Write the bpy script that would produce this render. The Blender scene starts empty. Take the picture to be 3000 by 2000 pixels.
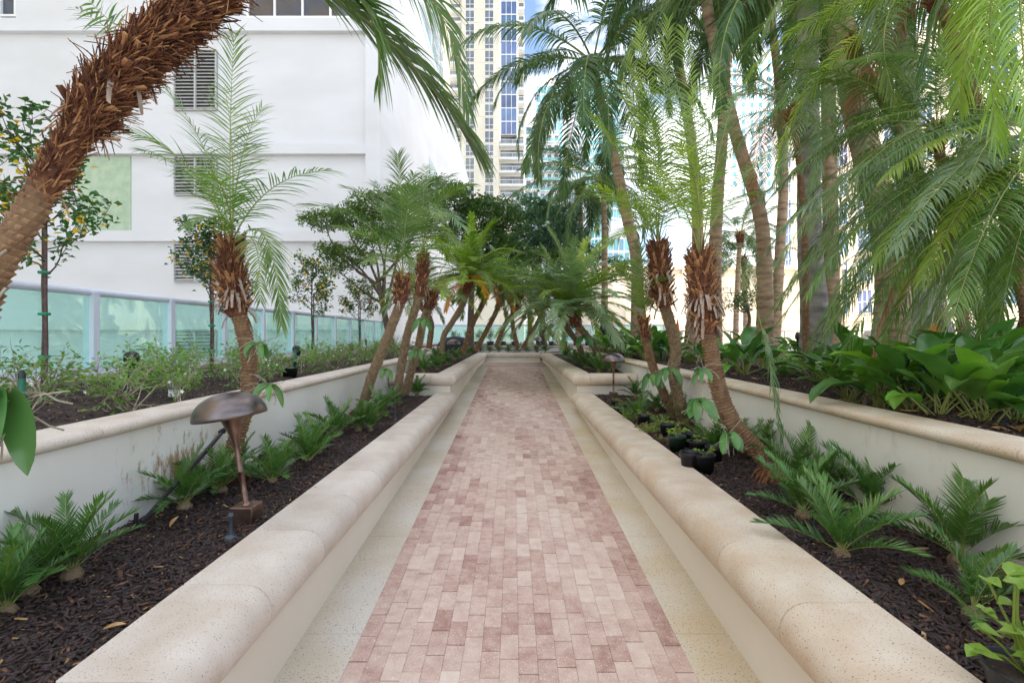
import bpy, math, random
import numpy as np
from mathutils import Vector, Matrix

S = bpy.context.scene
COL = S.collection
R = math.radians
PI = math.pi
# ---------------------------------------------------------------- camera
F, CX, HY, CZ = 1417.0, 1503.0, 980.0, 1.835
cam = bpy.data.cameras.new('camera'); co = bpy.data.objects.new('camera', cam); COL.objects.link(co)
co.location = (0, 0, CZ); co.rotation_euler = (R(90), 0, 0)
cam.sensor_width = 36; cam.lens = F * 36 / 3000
cam.shift_x = -3 / 3000; cam.shift_y = -20 / 3000
cam.clip_start = .05; cam.clip_end = 5000
S.camera = co
# ---------------------------------------------------------------- light
EL, AZX, AZY = 43, -.86, -.34            # the sun stands to the left, a little behind the camera
sd = Vector((AZX, AZY, 0)).normalized() * math.cos(R(EL)); sd.z = math.sin(R(EL))
sun = bpy.data.lights.new('sun', 'SUN'); so = bpy.data.objects.new('sun', sun); COL.objects.link(so)
sun.energy = 2.2; sun.angle = R(.5); sun.color = (1, .95, .87)
so.rotation_euler = (-sd).to_track_quat('-Z', 'Y').to_euler()
W = bpy.data.worlds.new('World'); S.world = W; W.use_nodes = True
nt = W.node_tree; nt.nodes.clear()
sky = nt.nodes.new('ShaderNodeTexSky'); sky.sky_type = 'NISHITA'; sky.sun_disc = False
sky.sun_elevation = R(EL); sky.sun_rotation = math.atan2(sd.x, sd.y)
sky.air_density = 1.0; sky.dust_density = 1.4; sky.ozone_density = 1.2
bg = nt.nodes.new('ShaderNodeBackground'); bg.inputs[1].default_value = .14
wo = nt.nodes.new('ShaderNodeOutputWorld')
tc = nt.nodes.new('ShaderNodeTexCoord'); mp = nt.nodes.new('ShaderNodeMapping')
mp.inputs['Scale'].default_value = (1.6, 1.6, 4.5); mp.inputs['Location'].default_value = (.35, 0, .3)
nz = nt.nodes.new('ShaderNodeTexNoise'); nz.inputs['Scale'].default_value = 1.7; nz.inputs['Detail'].default_value = 8
nz.inputs['Roughness'].default_value = .55
rp = nt.nodes.new('ShaderNodeValToRGB'); rp.color_ramp.elements[0].position = .43; rp.color_ramp.elements[1].position = .66
mx = nt.nodes.new('ShaderNodeMix'); mx.data_type = 'RGBA'
mx.inputs['B'].default_value = (8.4, 8.3, 8.2, 1)
L = nt.links.new
L(tc.outputs['Generated'], mp.inputs[0]); L(mp.outputs[0], nz.inputs['Vector']); L(nz.outputs['Fac'], rp.inputs[0])
L(rp.outputs[0], mx.inputs['Factor']); L(sky.outputs[0], mx.inputs['A']); L(mx.outputs['Result'], bg.inputs[0]); L(bg.outputs[0], wo.inputs[0])
S.view_settings.view_transform = 'Standard'; S.view_settings.look = 'None'
S.view_settings.exposure = 1.44; S.view_settings.gamma = 1
S.cycles.max_bounces = 6; S.cycles.transparent_max_bounces = 12; S.cycles.diffuse_bounces = 4
# ---------------------------------------------------------------- helpers
K = 3000 / 2352
def P(px, py, Y): return Vector(((px - CX) * Y / F, Y, CZ - (py - HY) * Y / F))     # where a feature stands, measured from the photo
def D(dx, dy, Y): return P(dx * K, dy * K, Y)
def G(px, py, z):
    Y = (CZ - z) * F / (py - HY); return Vector(((px - CX) * Y / F, Y, z))
def lin(r, g, b):
    f = lambda c: (c / 255 / 12.92) if c <= 10 else ((c / 255 + .055) / 1.055) ** 2.4
    return (f(r), f(g), f(b), 1)
ORD = ['nearest', 'second', 'third', 'fourth', 'fifth', 'sixth', 'seventh', 'eighth', 'ninth', 'tenth', 'eleventh', 'twelfth',
       'thirteenth', 'fourteenth', 'fifteenth', 'sixteenth', 'seventeenth', 'eighteenth', 'nineteenth', 'twentieth',
       'twenty-first', 'twenty-second', 'twenty-third', 'twenty-fourth', 'twenty-fifth', 'twenty-sixth']
for a_ in ('twenty', 'thirty', 'forty'):
    for b_ in ('first','second','third','fourth','fifth','sixth','seventh','eighth','ninth'):
        if a_ + '-' + b_ not in ORD: ORD.append(a_ + '-' + b_)
    ORD.append({'twenty': 'thirtieth', 'thirty': 'fortieth', 'forty': 'fiftieth'}[a_])
def ordn(i): return 'nearest' if i == 0 else ORD[i] + ' nearest'

class MB:
    def __init__(s): s.v = []; s.f = []; s.m = []
    def add(s, vs, fs, mi=0):
        o = len(s.v); s.v.extend([tuple(p) for p in vs]); s.f.extend([tuple(i + o for i in f) for f in fs]); s.m.extend([mi] * len(fs))
    def box(s, x0, x1, y0, y1, z0, z1, mi=0):
        s.add([(x0,y0,z0),(x1,y0,z0),(x1,y1,z0),(x0,y1,z0),(x0,y0,z1),(x1,y0,z1),(x1,y1,z1),(x0,y1,z1)],
              [(0,3,2,1),(4,5,6,7),(0,1,5,4),(1,2,6,5),(2,3,7,6),(3,0,4,7)], mi)
    def tube(s, pts, rad, n=8, mi=0, cap=True, mod=None):
        pts = [Vector(p) for p in pts]; m = len(pts)
        if not hasattr(rad, '__len__'): rad = [rad] * m
        t0 = (pts[1] - pts[0]).normalized(); a = t0.orthogonal().normalized(); vs = []
        for i, p in enumerate(pts):
            t = (pts[min(i + 1, m - 1)] - pts[max(i - 1, 0)]).normalized()
            a = (a - t * a.dot(t)).normalized(); b = t.cross(a)
            for k in range(n):
                th = 2 * PI * k / n; r = rad[i]
                if mod: r *= mod(i, k)
                vs.append(p + (a * math.cos(th) + b * math.sin(th)) * r)
        fs = [(i*n+k, i*n+(k+1)%n, (i+1)*n+(k+1)%n, (i+1)*n+k) for i in range(m-1) for k in range(n)]
        if cap: fs += [tuple(range(n))[::-1], tuple((m-1)*n + k for k in range(n))]
        s.add(vs, fs, mi)
    def lathe(s, prof, n=24, mi=0, M=None):
        vs = []
        for (r, z) in prof:
            for k in range(n):
                p = Vector((r * math.cos(2*PI*k/n), r * math.sin(2*PI*k/n), z)); vs.append(M @ p if M else p)
        fs = [(i*n+k, i*n+(k+1)%n, (i+1)*n+(k+1)%n, (i+1)*n+k) for i in range(len(prof)-1) for k in range(n)]
        s.add(vs, fs, mi)
    def mesh(s, name, mats, smooth=False):
        me = bpy.data.meshes.new(name); me.from_pydata(s.v, [], s.f)
        for m in (mats if isinstance(mats, (list, tuple)) else [mats]): me.materials.append(m)
        me.polygons.foreach_set('material_index', s.m)
        if smooth: me.polygons.foreach_set('use_smooth', [True] * len(s.f))
        me.update(); return me
def link(name, me, parent=None, loc=(0,0,0), rot=None, sc=None):
    o = bpy.data.objects.new(name, me); COL.objects.link(o); o.location = loc
    if rot: o.rotation_euler = rot
    if sc is not None: o.scale = (sc, sc, sc) if not hasattr(sc, '__len__') else sc
    if parent: o.parent = parent
    return o
def tag(o, label=None, cat=None, group=None, kind=None):
    for k, v in (('label', label), ('category', cat), ('group', group), ('kind', kind)):
        if v: o[k] = v
    return o
def thing(name, loc, label, cat, group=None, rz=0, sc=None):
    return tag(link(name, None, None, loc, (0, 0, rz), sc), label, cat, group)

# ---------------------------------------------------------------- materials
def mat(name, col, rough=.6, metal=0, var=0, vscale=5, c2=None, bump=0, bscale=30, spec=.5, trans=0, objvar=0, detail=6, stretch=None,
        speck=None, speckscale=120, speckth=.68, pos=(.35, .65), bdist=.01):
    m = bpy.data.materials.new(name); m.use_nodes = True; nt = m.node_tree; N = nt.nodes; L = nt.links.new
    b = N['Principled BSDF']; b.inputs['Roughness'].default_value = rough; b.inputs['Metallic'].default_value = metal
    b.inputs['Specular IOR Level'].default_value = spec; b.inputs['Base Color'].default_value = col
    tc = N.new('ShaderNodeTexCoord'); vec = tc.outputs['Object']
    if stretch:
        mp = N.new('ShaderNodeMapping'); mp.inputs['Scale'].default_value = stretch; L(vec, mp.inputs[0]); vec = mp.outputs[0]
    out = None
    if c2 is not None:
        n = N.new('ShaderNodeTexNoise'); n.inputs['Scale'].default_value = vscale; n.inputs['Detail'].default_value = detail; L(vec, n.inputs['Vector'])
        r = N.new('ShaderNodeValToRGB'); r.color_ramp.elements[0].position = pos[0]; r.color_ramp.elements[1].position = pos[1]
        r.color_ramp.elements[0].color = col; r.color_ramp.elements[1].color = c2; L(n.outputs['Fac'], r.inputs[0]); out = r.outputs[0]
    if speck is not None:
        n = N.new('ShaderNodeTexNoise'); n.inputs['Scale'].default_value = speckscale; n.inputs['Detail'].default_value = 2; L(tc.outputs['Object'], n.inputs['Vector'])
        r = N.new('ShaderNodeValToRGB'); r.color_ramp.elements[0].position = speckth; r.color_ramp.elements[1].position = speckth + .05; L(n.outputs['Fac'], r.inputs[0])
        x = N.new('ShaderNodeMix'); x.data_type = 'RGBA'; L(r.outputs[0], x.inputs['Factor']); x.inputs['B'].default_value = speck
        if out: L(out, x.inputs['A'])
        else: x.inputs['A'].default_value = col
        out = x.outputs['Result']
    if objvar:
        oi = N.new('ShaderNodeObjectInfo'); h = N.new('ShaderNodeHueSaturation')
        mr = N.new('ShaderNodeMapRange'); mr.inputs['To Min'].default_value = 1 - objvar; mr.inputs['To Max'].default_value = 1 + objvar
        mh = N.new('ShaderNodeMapRange'); mh.inputs['To Min'].default_value = .5 + objvar * .06; mh.inputs['To Max'].default_value = .5 - objvar * .07
        ml = N.new('ShaderNodeMath'); ml.operation = 'MULTIPLY'; ml.inputs[1].default_value = 7.31; fr = N.new('ShaderNodeMath'); fr.operation = 'FRACT'
        L(oi.outputs['Random'], mr.inputs[0]); L(oi.outputs['Random'], ml.inputs[0]); L(ml.outputs[0], fr.inputs[0]); L(fr.outputs[0], mh.inputs[0])
        L(mr.outputs[0], h.inputs['Value']); L(mh.outputs[0], h.inputs['Hue'])
        if out: L(out, h.inputs['Color'])
        else: h.inputs['Color'].default_value = col
        out = h.outputs[0]
    if out: L(out, b.inputs['Base Color'])
    if bump:
        n = N.new('ShaderNodeTexNoise'); n.inputs['Scale'].default_value = bscale; n.inputs['Detail'].default_value = 5; L(vec, n.inputs['Vector'])
        bp = N.new('ShaderNodeBump'); bp.inputs['Strength'].default_value = bump; bp.inputs['Distance'].default_value = bdist; L(n.outputs['Fac'], bp.inputs['Height']); L(bp.outputs[0], b.inputs['Normal'])
    if trans:
        t = N.new('ShaderNodeBsdfTranslucent'); x = N.new('ShaderNodeMixShader'); x.inputs[0].default_value = trans
        g = N.new('ShaderNodeMix'); g.data_type = 'RGBA'; g.blend_type = 'MULTIPLY'; g.inputs['Factor'].default_value = 1; g.inputs['B'].default_value = (1.3, 1.5, .6, 1)
        if out: L(out, g.inputs['A'])
        else: g.inputs['A'].default_value = col
        L(g.outputs['Result'], t.inputs[0]); L(b.outputs[0], x.inputs[1]); L(t.outputs[0], x.inputs[2])
        L(x.outputs[0], N['Material Output'].inputs[0])
    return m
def leafmat(name, c, c2, rough=.38, trans=.3, objvar=.25, vs=3, spec=.5):
    return mat(name, c, rough, c2=c2, vscale=vs, trans=trans, objvar=objvar, spec=spec, detail=3)
M = {}
M['stone'] = mat('limestone_coping', lin(216,204,192), .75, c2=lin(200,184,168), vscale=4, bump=.35, bscale=160, speck=lin(154,132,110), speckscale=150, speckth=.63, objvar=.05, bdist=.006)
M['stone_r'] = mat('limestone_coping_warm', lin(216,202,182), .75, c2=lin(202,180,154), vscale=4, bump=.35, bscale=160, speck=lin(148,122,94), speckscale=150, speckth=.63, objvar=.05, bdist=.006)
M['strip'] = mat('limestone_paving', lin(214,206,194), .7, c2=lin(202,188,166), vscale=1.6, bump=.25, bscale=150, speck=lin(138,120,100), speckscale=120, speckth=.62, bdist=.005)
M['strip_r'] = mat('limestone_paving_stained', lin(212,201,182), .7, c2=lin(203,184,150), vscale=1.9, bump=.25, bscale=150, speck=lin(138,114,84), speckscale=120, speckth=.62, bdist=.005)
M['stucco'] = mat('painted_stucco', lin(234,226,212), .85, c2=lin(224,214,198), vscale=1.1, bump=.12, bscale=220, bdist=.004)
M['white'] = mat('white_paint', lin(240,240,238), .5)
M['facade'] = mat('white_render', lin(225,226,229), .9, c2=lin(217,217,218), vscale=.25, bump=.15, bscale=14, stretch=(1,1,2.2), bdist=.02)
M['tan'] = mat('tan_render', lin(236,229,210), .9, c2=lin(226,218,198), vscale=.4, bump=.3, bscale=1.6, bdist=.1)
M['cream'] = mat('cream_render', lin(240,228,208), .9, c2=lin(230,216,194), vscale=.1)
M['conc'] = mat('pale_concrete', lin(226,220,208), .85, c2=lin(205,198,186), vscale=.6)
M['alu'] = mat('powder_coated_rail', lin(222,226,240), .35, spec=.5)
M['soil'] = mat('dark_soil', lin(52,40,34), 1, c2=lin(84,68,58), vscale=14, bump=1, bscale=60, bdist=.03, speck=lin(140,120,104), speckscale=70, speckth=.7)
M['mulch'] = mat('mulch_chip', lin(44,32,31), .6, c2=lin(76,57,53), vscale=22, objvar=0, bump=.5, bscale=120)
M['chipred'] = mat('mulch_chip_red', lin(96,62,46), .75, c2=lin(130,92,66), vscale=20)
M['litter'] = mat('dry_leaf', lin(160,116,66), .7, c2=lin(196,164,112), vscale=9)
M['bronze'] = mat('aged_bronze', lin(132,124,122), .32, metal=1, c2=lin(108,96,92), vscale=3, bump=.1, bscale=12)
M['copper'] = mat('bronze_stem', lin(140,114,102), .36, metal=.9, c2=lin(106,84,74), vscale=12, bump=.15, bscale=40)
M['black'] = mat('black_plastic', lin(30,32,36), .45)
M['greypl'] = mat('grey_plastic', lin(70,78,86), .5)
M['greenpl'] = mat('green_pipe', lin(24,96,66), .45)
M['tie'] = mat('green_tape', lin(20,140,100), .5)
M['terracotta'] = mat('terracotta', lin(196,118,72), .8, c2=lin(176,98,58), vscale=6)
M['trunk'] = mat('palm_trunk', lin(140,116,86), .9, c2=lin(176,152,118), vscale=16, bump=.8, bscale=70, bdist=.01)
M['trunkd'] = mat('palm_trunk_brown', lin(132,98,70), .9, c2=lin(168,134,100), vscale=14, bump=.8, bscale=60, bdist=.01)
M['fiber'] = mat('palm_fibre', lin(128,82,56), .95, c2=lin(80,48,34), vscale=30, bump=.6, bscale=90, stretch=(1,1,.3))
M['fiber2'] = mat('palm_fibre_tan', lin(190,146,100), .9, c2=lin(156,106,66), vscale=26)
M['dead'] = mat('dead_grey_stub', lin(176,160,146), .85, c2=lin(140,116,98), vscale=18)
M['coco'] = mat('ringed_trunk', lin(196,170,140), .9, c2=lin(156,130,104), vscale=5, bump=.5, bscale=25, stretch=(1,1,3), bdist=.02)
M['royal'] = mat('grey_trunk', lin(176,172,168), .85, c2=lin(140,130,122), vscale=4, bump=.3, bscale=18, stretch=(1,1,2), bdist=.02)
M['bark'] = mat('grey_bark', lin(104,90,78), .9, c2=lin(76,62,52), vscale=18, bump=.6, bscale=60)
M['twig'] = mat('pale_stem', lin(192,178,156), .8, c2=lin(120,104,86), vscale=20)
M['stake'] = mat('wooden_stake', lin(112,86,84), .8, c2=lin(84,62,58), vscale=20)
M['pyg'] = leafmat('palm_leaf', lin(84,116,52), lin(118,144,70), rough=.3, trans=.34)
M['pygb'] = leafmat('palm_leaf_bluish', lin(92,124,80), lin(138,160,120), rough=.25, trans=.32)
M['pygl'] = leafmat('palm_leaf_bright', lin(122,150,48), lin(154,174,72), rough=.3, trans=.38)
M['pygk'] = leafmat('palm_leaf_deep', lin(66,100,40), lin(98,130,56), rough=.26, trans=.34, spec=.65)
M['pygs'] = leafmat('palm_leaf_sky_sheen', lin(108,140,96), lin(154,174,138), rough=.24, trans=.34)  # paler copy of the bluish leaf, sky sheen put into the colour
M['pygy'] = leafmat('palm_leaf_yellowing', lin(176,150,38), lin(206,130,28))
M['pygd'] = leafmat('palm_leaf_dead', lin(166,112,70), lin(124,78,50), trans=.1)
M['cocol'] = leafmat('coconut_leaf', lin(60,92,48), lin(92,122,72), rough=.33, vs=1.2)
M['rachis'] = mat('leaf_stalk', lin(120,140,64), .5, c2=lin(150,150,84), vscale=8)
M['coon'] = leafmat('coontie_leaf', lin(58,98,46), lin(92,130,60), rough=.32, trans=.2)
M['big'] = leafmat('broad_leaf', lin(70,112,52), lin(94,138,66), rough=.28, trans=.22, vs=6)
M['bigl'] = leafmat('broad_leaf_bright', lin(96,146,52), lin(118,164,64), rough=.3, trans=.28, vs=6)
M['lime'] = leafmat('lime_leaf', lin(124,154,54), lin(152,172,78), rough=.4, trans=.3)
M['orchid'] = leafmat('orchid_leaf', lin(72,112,58), lin(92,136,68), rough=.3, trans=.12)
M['tree'] = leafmat('tree_leaf', lin(66,100,44), lin(98,130,56), rough=.4, trans=.25)
M['treed'] = leafmat('tree_leaf_dark', lin(64,98,48), lin(94,126,62), rough=.4, trans=.2)
M['treeb'] = leafmat('tree_leaf_bluish', lin(74,108,86), lin(108,140,116), rough=.36, trans=.2)
M['cam'] = leafmat('standard_leaf', lin(50,92,44), lin(72,116,56), rough=.3, trans=.2)
M['yel'] = leafmat('yellow_leaf', lin(226,180,30), lin(236,196,50), rough=.5, trans=.3)
M['jas'] = leafmat('jasmine_leaf', lin(126,164,66), lin(92,136,54), rough=.4, trans=.3)
M['petal'] = mat('white_petal', lin(245,245,240), .5)
M['pink'] = mat('pink_petal', lin(226,120,140), .5)
M['brom'] = leafmat('bromeliad_leaf', lin(150,104,66), lin(110,120,60), rough=.4)
M['red'] = leafmat('wine_leaf', lin(92,34,40), lin(120,56,50), rough=.45, trans=.15)
M['root'] = mat('orchid_root', lin(176,168,150), .8, c2=lin(140,128,104), vscale=20)
M['rootb'] = mat('palm_root', lin(156,108,70), .9, c2=lin(96,64,42), vscale=14)
M['tefl'] = mat('orange_cloth', lin(206,92,44), .7)
M['fabric'] = mat('lounger_mesh', lin(196,186,172), .7)
M['skin'] = mat('skin', lin(150,100,78), .6)
M['dark'] = mat('dark_cloth', lin(34,34,44), .8)

def glass(name, col, rough=.06, metal=.0, c2=None, vs=.12, spec=.9):
    return mat(name, col, rough, metal=metal, c2=c2, vscale=vs, spec=spec, objvar=.3)
M['gdark'] = glass('window_glass_dark', lin(78,82,88), .12, c2=lin(128,134,138), vs=.5)
M['gblue'] = glass('window_glass_blue', lin(74,96,132), .08, c2=lin(104,126,166), vs=.3)
M['gteal'] = glass('curtain_glass_teal', lin(110,180,200), .08, c2=lin(150,206,220), vs=.1)
M['gbrown'] = glass('window_glass_brown', lin(96,84,82), .05, c2=lin(70,80,96), vs=.6)
def tinted(name, col, fac, fk=.35):
    m = bpy.data.materials.new(name); m.use_nodes = True; N = m.node_tree.nodes; L = m.node_tree.links.new
    t = N.new('ShaderNodeBsdfTransparent'); t.inputs[0].default_value = col
    d = N.new('ShaderNodeBsdfDiffuse'); d.inputs[0].default_value = (.55, .86, .8, 1)
    g = N.new('ShaderNodeBsdfGlossy'); g.inputs['Roughness'].default_value = .02
    a = N.new('ShaderNodeMixShader'); a.inputs[0].default_value = fac; L(t.outputs[0], a.inputs[1]); L(d.outputs[0], a.inputs[2])
    f0 = N.new('ShaderNodeFresnel'); f0.inputs[0].default_value = 1.4; fr = N.new('ShaderNodeMath'); fr.operation = 'MULTIPLY'; fr.inputs[1].default_value = fk; L(f0.outputs[0], fr.inputs[0])
    x = N.new('ShaderNodeMixShader'); L(fr.outputs[0], x.inputs[0]); L(a.outputs[0], x.inputs[1]); L(g.outputs[0], x.inputs[2])
    L(x.outputs[0], N['Material Output'].inputs[0]); return m
M['grail'] = tinted('green_railing_glass', (.8, .98, .94, 1), .15, .25)
M['gbal'] = tinted('balcony_glass', (.6, .8, .86, 1), .35)

# stucco with faint stains for the planter walls
def stained():
    m = M['stucco'].copy(); m.name = 'stained_stucco'; N = m.node_tree.nodes; L = m.node_tree.links.new; b = N['Principled BSDF']
    rr = [n for n in N if n.type == 'VALTORGB'][0]; rr.color_ramp.elements[0].color = lin(236,233,227); rr.color_ramp.elements[1].color = lin(224,220,211)
    src = b.inputs['Base Color'].links[0].from_socket
    tc = N.new('ShaderNodeTexCoord'); mp = N.new('ShaderNodeMapping'); mp.inputs['Scale'].default_value = (2.6, 2.6, .9)
    n = N.new('ShaderNodeTexNoise'); n.inputs['Scale'].default_value = 1.4; n.inputs['Detail'].default_value = 7; n.inputs['Roughness'].default_value = .65
    r = N.new('ShaderNodeValToRGB'); r.color_ramp.elements[0].position = .6; r.color_ramp.elements[1].position = 1.0
    x = N.new('ShaderNodeMix'); x.data_type = 'RGBA'; x.inputs['B'].default_value = lin(150,134,100)
    L(tc.outputs['Object'], mp.inputs[0]); L(mp.outputs[0], n.inputs['Vector']); L(n.outputs['Fac'], r.inputs[0]); L(r.outputs[0], x.inputs['Factor']); L(src, x.inputs['A']); L(x.outputs['Result'], b.inputs['Base Color'])
    # brown_patch: rusty splashes on one stretch of the left wall
    sp = N.new('ShaderNodeSeparateXYZ'); L(tc.outputs['Object'], sp.inputs[0])
    def gate(out, c, w):
        s_ = N.new('ShaderNodeMath'); s_.operation = 'SUBTRACT'; s_.inputs[1].default_value = c; L(out, s_.inputs[0])
        a_ = N.new('ShaderNodeMath'); a_.operation = 'ABSOLUTE'; L(s_.outputs[0], a_.inputs[0])
        g_ = N.new('ShaderNodeMapRange'); g_.inputs['From Min'].default_value = w; g_.inputs['From Max'].default_value = 0; L(a_.outputs[0], g_.inputs[0]); return g_.outputs[0]
    gy, gz, gx = gate(sp.outputs['Y'], 3.5, .95), gate(sp.outputs['Z'], .92, .42), gate(sp.outputs['X'], -2.4, .6)
    m1 = N.new('ShaderNodeMath'); m1.operation = 'MULTIPLY'; L(gy, m1.inputs[0]); L(gz, m1.inputs[1])
    m1b = N.new('ShaderNodeMath'); m1b.operation = 'MULTIPLY'; L(m1.outputs[0], m1b.inputs[0]); L(gx, m1b.inputs[1])
    mp2 = N.new('ShaderNodeMapping'); mp2.inputs['Scale'].default_value = (14, 14, 5); n2 = N.new('ShaderNodeTexNoise'); n2.inputs['Scale'].default_value = 1.6; n2.inputs['Detail'].default_value = 6; n2.inputs['Roughness'].default_value = .7
    L(tc.outputs['Object'], mp2.inputs[0]); L(mp2.outputs[0], n2.inputs['Vector'])
    ad = N.new('ShaderNodeMath'); ad.operation = 'MULTIPLY_ADD'; ad.inputs[1].default_value = .34; L(m1b.outputs[0], ad.inputs[0]); L(n2.outputs['Fac'], ad.inputs[2])
    r2 = N.new('ShaderNodeValToRGB'); r2.color_ramp.elements[0].position = .7; r2.color_ramp.elements[1].position = .84; L(ad.outputs[0], r2.inputs[0])
    x2 = N.new('ShaderNodeMix'); x2.data_type = 'RGBA'; x2.inputs['B'].default_value = lin(170,142,108); L(r2.outputs[0], x2.inputs['Factor']); L(x.outputs['Result'], x2.inputs['A']); L(x2.outputs['Result'], b.inputs['Base Color'])
    return m
M['stained'] = stained()

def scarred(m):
    """pale tips of the leaf scars, crevice shade painted into the seams, from the relief height stored on the trunk"""
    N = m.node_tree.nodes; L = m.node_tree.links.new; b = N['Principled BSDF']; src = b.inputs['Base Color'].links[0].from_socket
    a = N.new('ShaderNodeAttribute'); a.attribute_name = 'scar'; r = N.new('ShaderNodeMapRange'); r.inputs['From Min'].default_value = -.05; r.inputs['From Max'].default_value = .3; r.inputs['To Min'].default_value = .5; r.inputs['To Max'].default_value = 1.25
    x = N.new('ShaderNodeVectorMath'); x.operation = 'SCALE'; L(a.outputs['Fac'], r.inputs[0]); L(src, x.inputs[0]); L(r.outputs[0], x.inputs['Scale']); L(x.outputs[0], b.inputs['Base Color'])  # low seams darkened in the colour, standing in for crevice shade
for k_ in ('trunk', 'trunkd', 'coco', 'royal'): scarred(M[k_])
# ================================================================ SETTING
rnd = random.Random(7)
SL = (HY - 920) / F                      # the path climbs 4 percent
YE = 16.6                                # ramp ends, landing begins
def fz(y): return SL * min(y, YE)
def struct(name, mb, m, smooth=False): return tag(link(name, mb.mesh(name, m, smooth)), kind='structure')
b = MB(); b.box(-600, 600, -300, 1500, -9.2, -9); struct('ground', b, M['conc'])
b = MB(); b.box(-5.55, 62, -14, 62, -8.9, -.16)
struct('deck', b, M['conc'])
b = MB(); b.box(6.9, 60, -14, 60, -.1, 1.1); b.box(-3.4, 6.9, 23.3, 60, -.1, 1.1)
struct('plaza', b, mat('plaza_paving', lin(225,216,200), .7, c2=lin(205,194,176), vscale=.8))
# brick path: every brick laid as geometry, tone per brick
def bricks():
    vs = []; fs = []; tone = []
    w, l, g = .1, .2, .0016
    def add(x0, x1, y0, y1, zf, t):
        o = len(vs); dz = rnd.gauss(0, .0016); c = .0045; cx = .0007
        for (x, y, d) in ((x0,y0,.003),(x1,y0,.003),(x1,y1,.003),(x0,y1,.003)): vs.append((x, y, zf(y) - d + dz))
        for (x, y) in ((x0+cx,y0+c),(x1-cx,y0+c),(x1-cx,y1-c),(x0+cx,y1-c)): vs.append((x, y, zf(y) + dz))
        for (x, y) in ((x0,y0),(x1,y0),(x1,y1),(x0,y1)): vs.append((x, y, zf(y) - .02))
        fs.extend([(o+4,o+5,o+6,o+7),(o,o+1,o+5,o+4),(o+1,o+2,o+6,o+5),(o+2,o+3,o+7,o+6),(o+3,o,o+4,o+7),(o+8,o+9,o+1,o),(o+9,o+10,o+2,o+1),(o+10,o+11,o+3,o+2),(o+11,o+8,o,o+3)])
        tone.extend([t] * 9)
    for c in range(18):
        x = -.87 + c * w; off = (c % 2) * .1 + rnd.uniform(-.03, .03) + (.05 if rnd.random() < .3 else 0); y = -2 - off
        while y < YE - .02:
            y1 = min(y + l, YE)
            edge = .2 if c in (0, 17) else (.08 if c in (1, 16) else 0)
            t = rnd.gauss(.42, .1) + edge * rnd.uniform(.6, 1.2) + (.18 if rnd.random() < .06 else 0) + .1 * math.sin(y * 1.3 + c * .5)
            add(x + .0003, x + w - .0003, y + .0028, y1 - .0028, fz, min(1, max(0, t))); y += l
    for r in range(24):                              # landing, bricks across
        y = YE + .25 + r * w
        if y > 19.6: break
        x = -1.0 - (r % 2) * .1
        while x < 4:
            add(x + g, x + l - g, y + g, y + w - g, fz, min(1, max(0, rnd.gauss(.6, .14)))); x += l
    me = bpy.data.meshes.new('brick_path'); me.from_pydata(vs, [], fs)
    a = me.attributes.new('tone', 'FLOAT', 'FACE'); a.data.foreach_set('value', tone); me.update()
    m = bpy.data.materials.new('clay_paver'); m.use_nodes = True; N = m.node_tree.nodes; L = m.node_tree.links.new; p = N['Principled BSDF']
    at = N.new('ShaderNodeAttribute'); at.attribute_name = 'tone'
    tc = N.new('ShaderNodeTexCoord'); n = N.new('ShaderNodeTexNoise'); n.inputs['Scale'].default_value = 11; n.inputs['Detail'].default_value = 9; n.inputs['Roughness'].default_value = .7
    L(tc.outputs['Object'], n.inputs['Vector'])
    ad = N.new('ShaderNodeMath'); ad.operation = 'MULTIPLY_ADD'; ad.inputs[1].default_value = 1.1; L(n.outputs['Fac'], ad.inputs[0])
    sb = N.new('ShaderNodeMath'); sb.operation = 'SUBTRACT'; sb.inputs[1].default_value = .55; L(at.outputs['Fac'], sb.inputs[0]); L(sb.outputs[0], ad.inputs[2])
    r = N.new('ShaderNodeValToRGB'); e = r.color_ramp.elements; e[0].position = 0; e[0].color = lin(222,203,186); e[1].position = 1; e[1].color = lin(148,104,90)
    q = e.new(.35); q.color = lin(207,180,164); q = e.new(.62); q.color = lin(187,154,139)
    L(ad.outputs[0], r.inputs[0])
    n2 = N.new('ShaderNodeTexNoise'); n2.inputs['Scale'].default_value = 150; n2.inputs['Detail'].default_value = 1; L(tc.outputs['Object'], n2.inputs['Vector'])
    r2 = N.new('ShaderNodeValToRGB'); r2.color_ramp.elements[0].position = .66; r2.color_ramp.elements[1].position = .72; L(n2.outputs['Fac'], r2.inputs[0])
    x = N.new('ShaderNodeMix'); x.data_type = 'RGBA'; x.inputs['B'].default_value = lin(240,228,218); L(r2.outputs[0], x.inputs['Factor']); L(r.outputs[0], x.inputs['A']); L(x.outputs['Result'], p.inputs['Base Color'])
    p.inputs['Roughness'].default_value = .8
    n3 = N.new('ShaderNodeTexNoise'); n3.inputs['Scale'].default_value = 90; n3.inputs['Detail'].default_value = 4; L(tc.outputs['Object'], n3.inputs['Vector'])
    bp = N.new('ShaderNodeBump'); bp.inputs['Strength'].default_value = .35; bp.inputs['Distance'].default_value = .006; L(n3.outputs['Fac'], bp.inputs['Height']); L(bp.outputs[0], p.inputs['Normal'])
    me.materials.append(m); tag(link('brick_path', me), kind='structure')
bricks()
def slab(b, x0, x1, y0, y1, dz, mi=0, n=1):
    b.add([(x0,y0,fz(y0)+dz),(x1,y0,fz(y0)+dz),(x1,y1,fz(y1)+dz),(x0,y1,fz(y1)+dz),(x0,y0,fz(y0)-.1),(x1,y0,fz(y0)-.1),(x1,y1,fz(y1)-.1),(x0,y1,fz(y1)-.1)],
          [(0,1,2,3),(0,4,5,1),(1,5,6,2),(2,6,7,3),(3,7,4,0)], mi)
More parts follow.
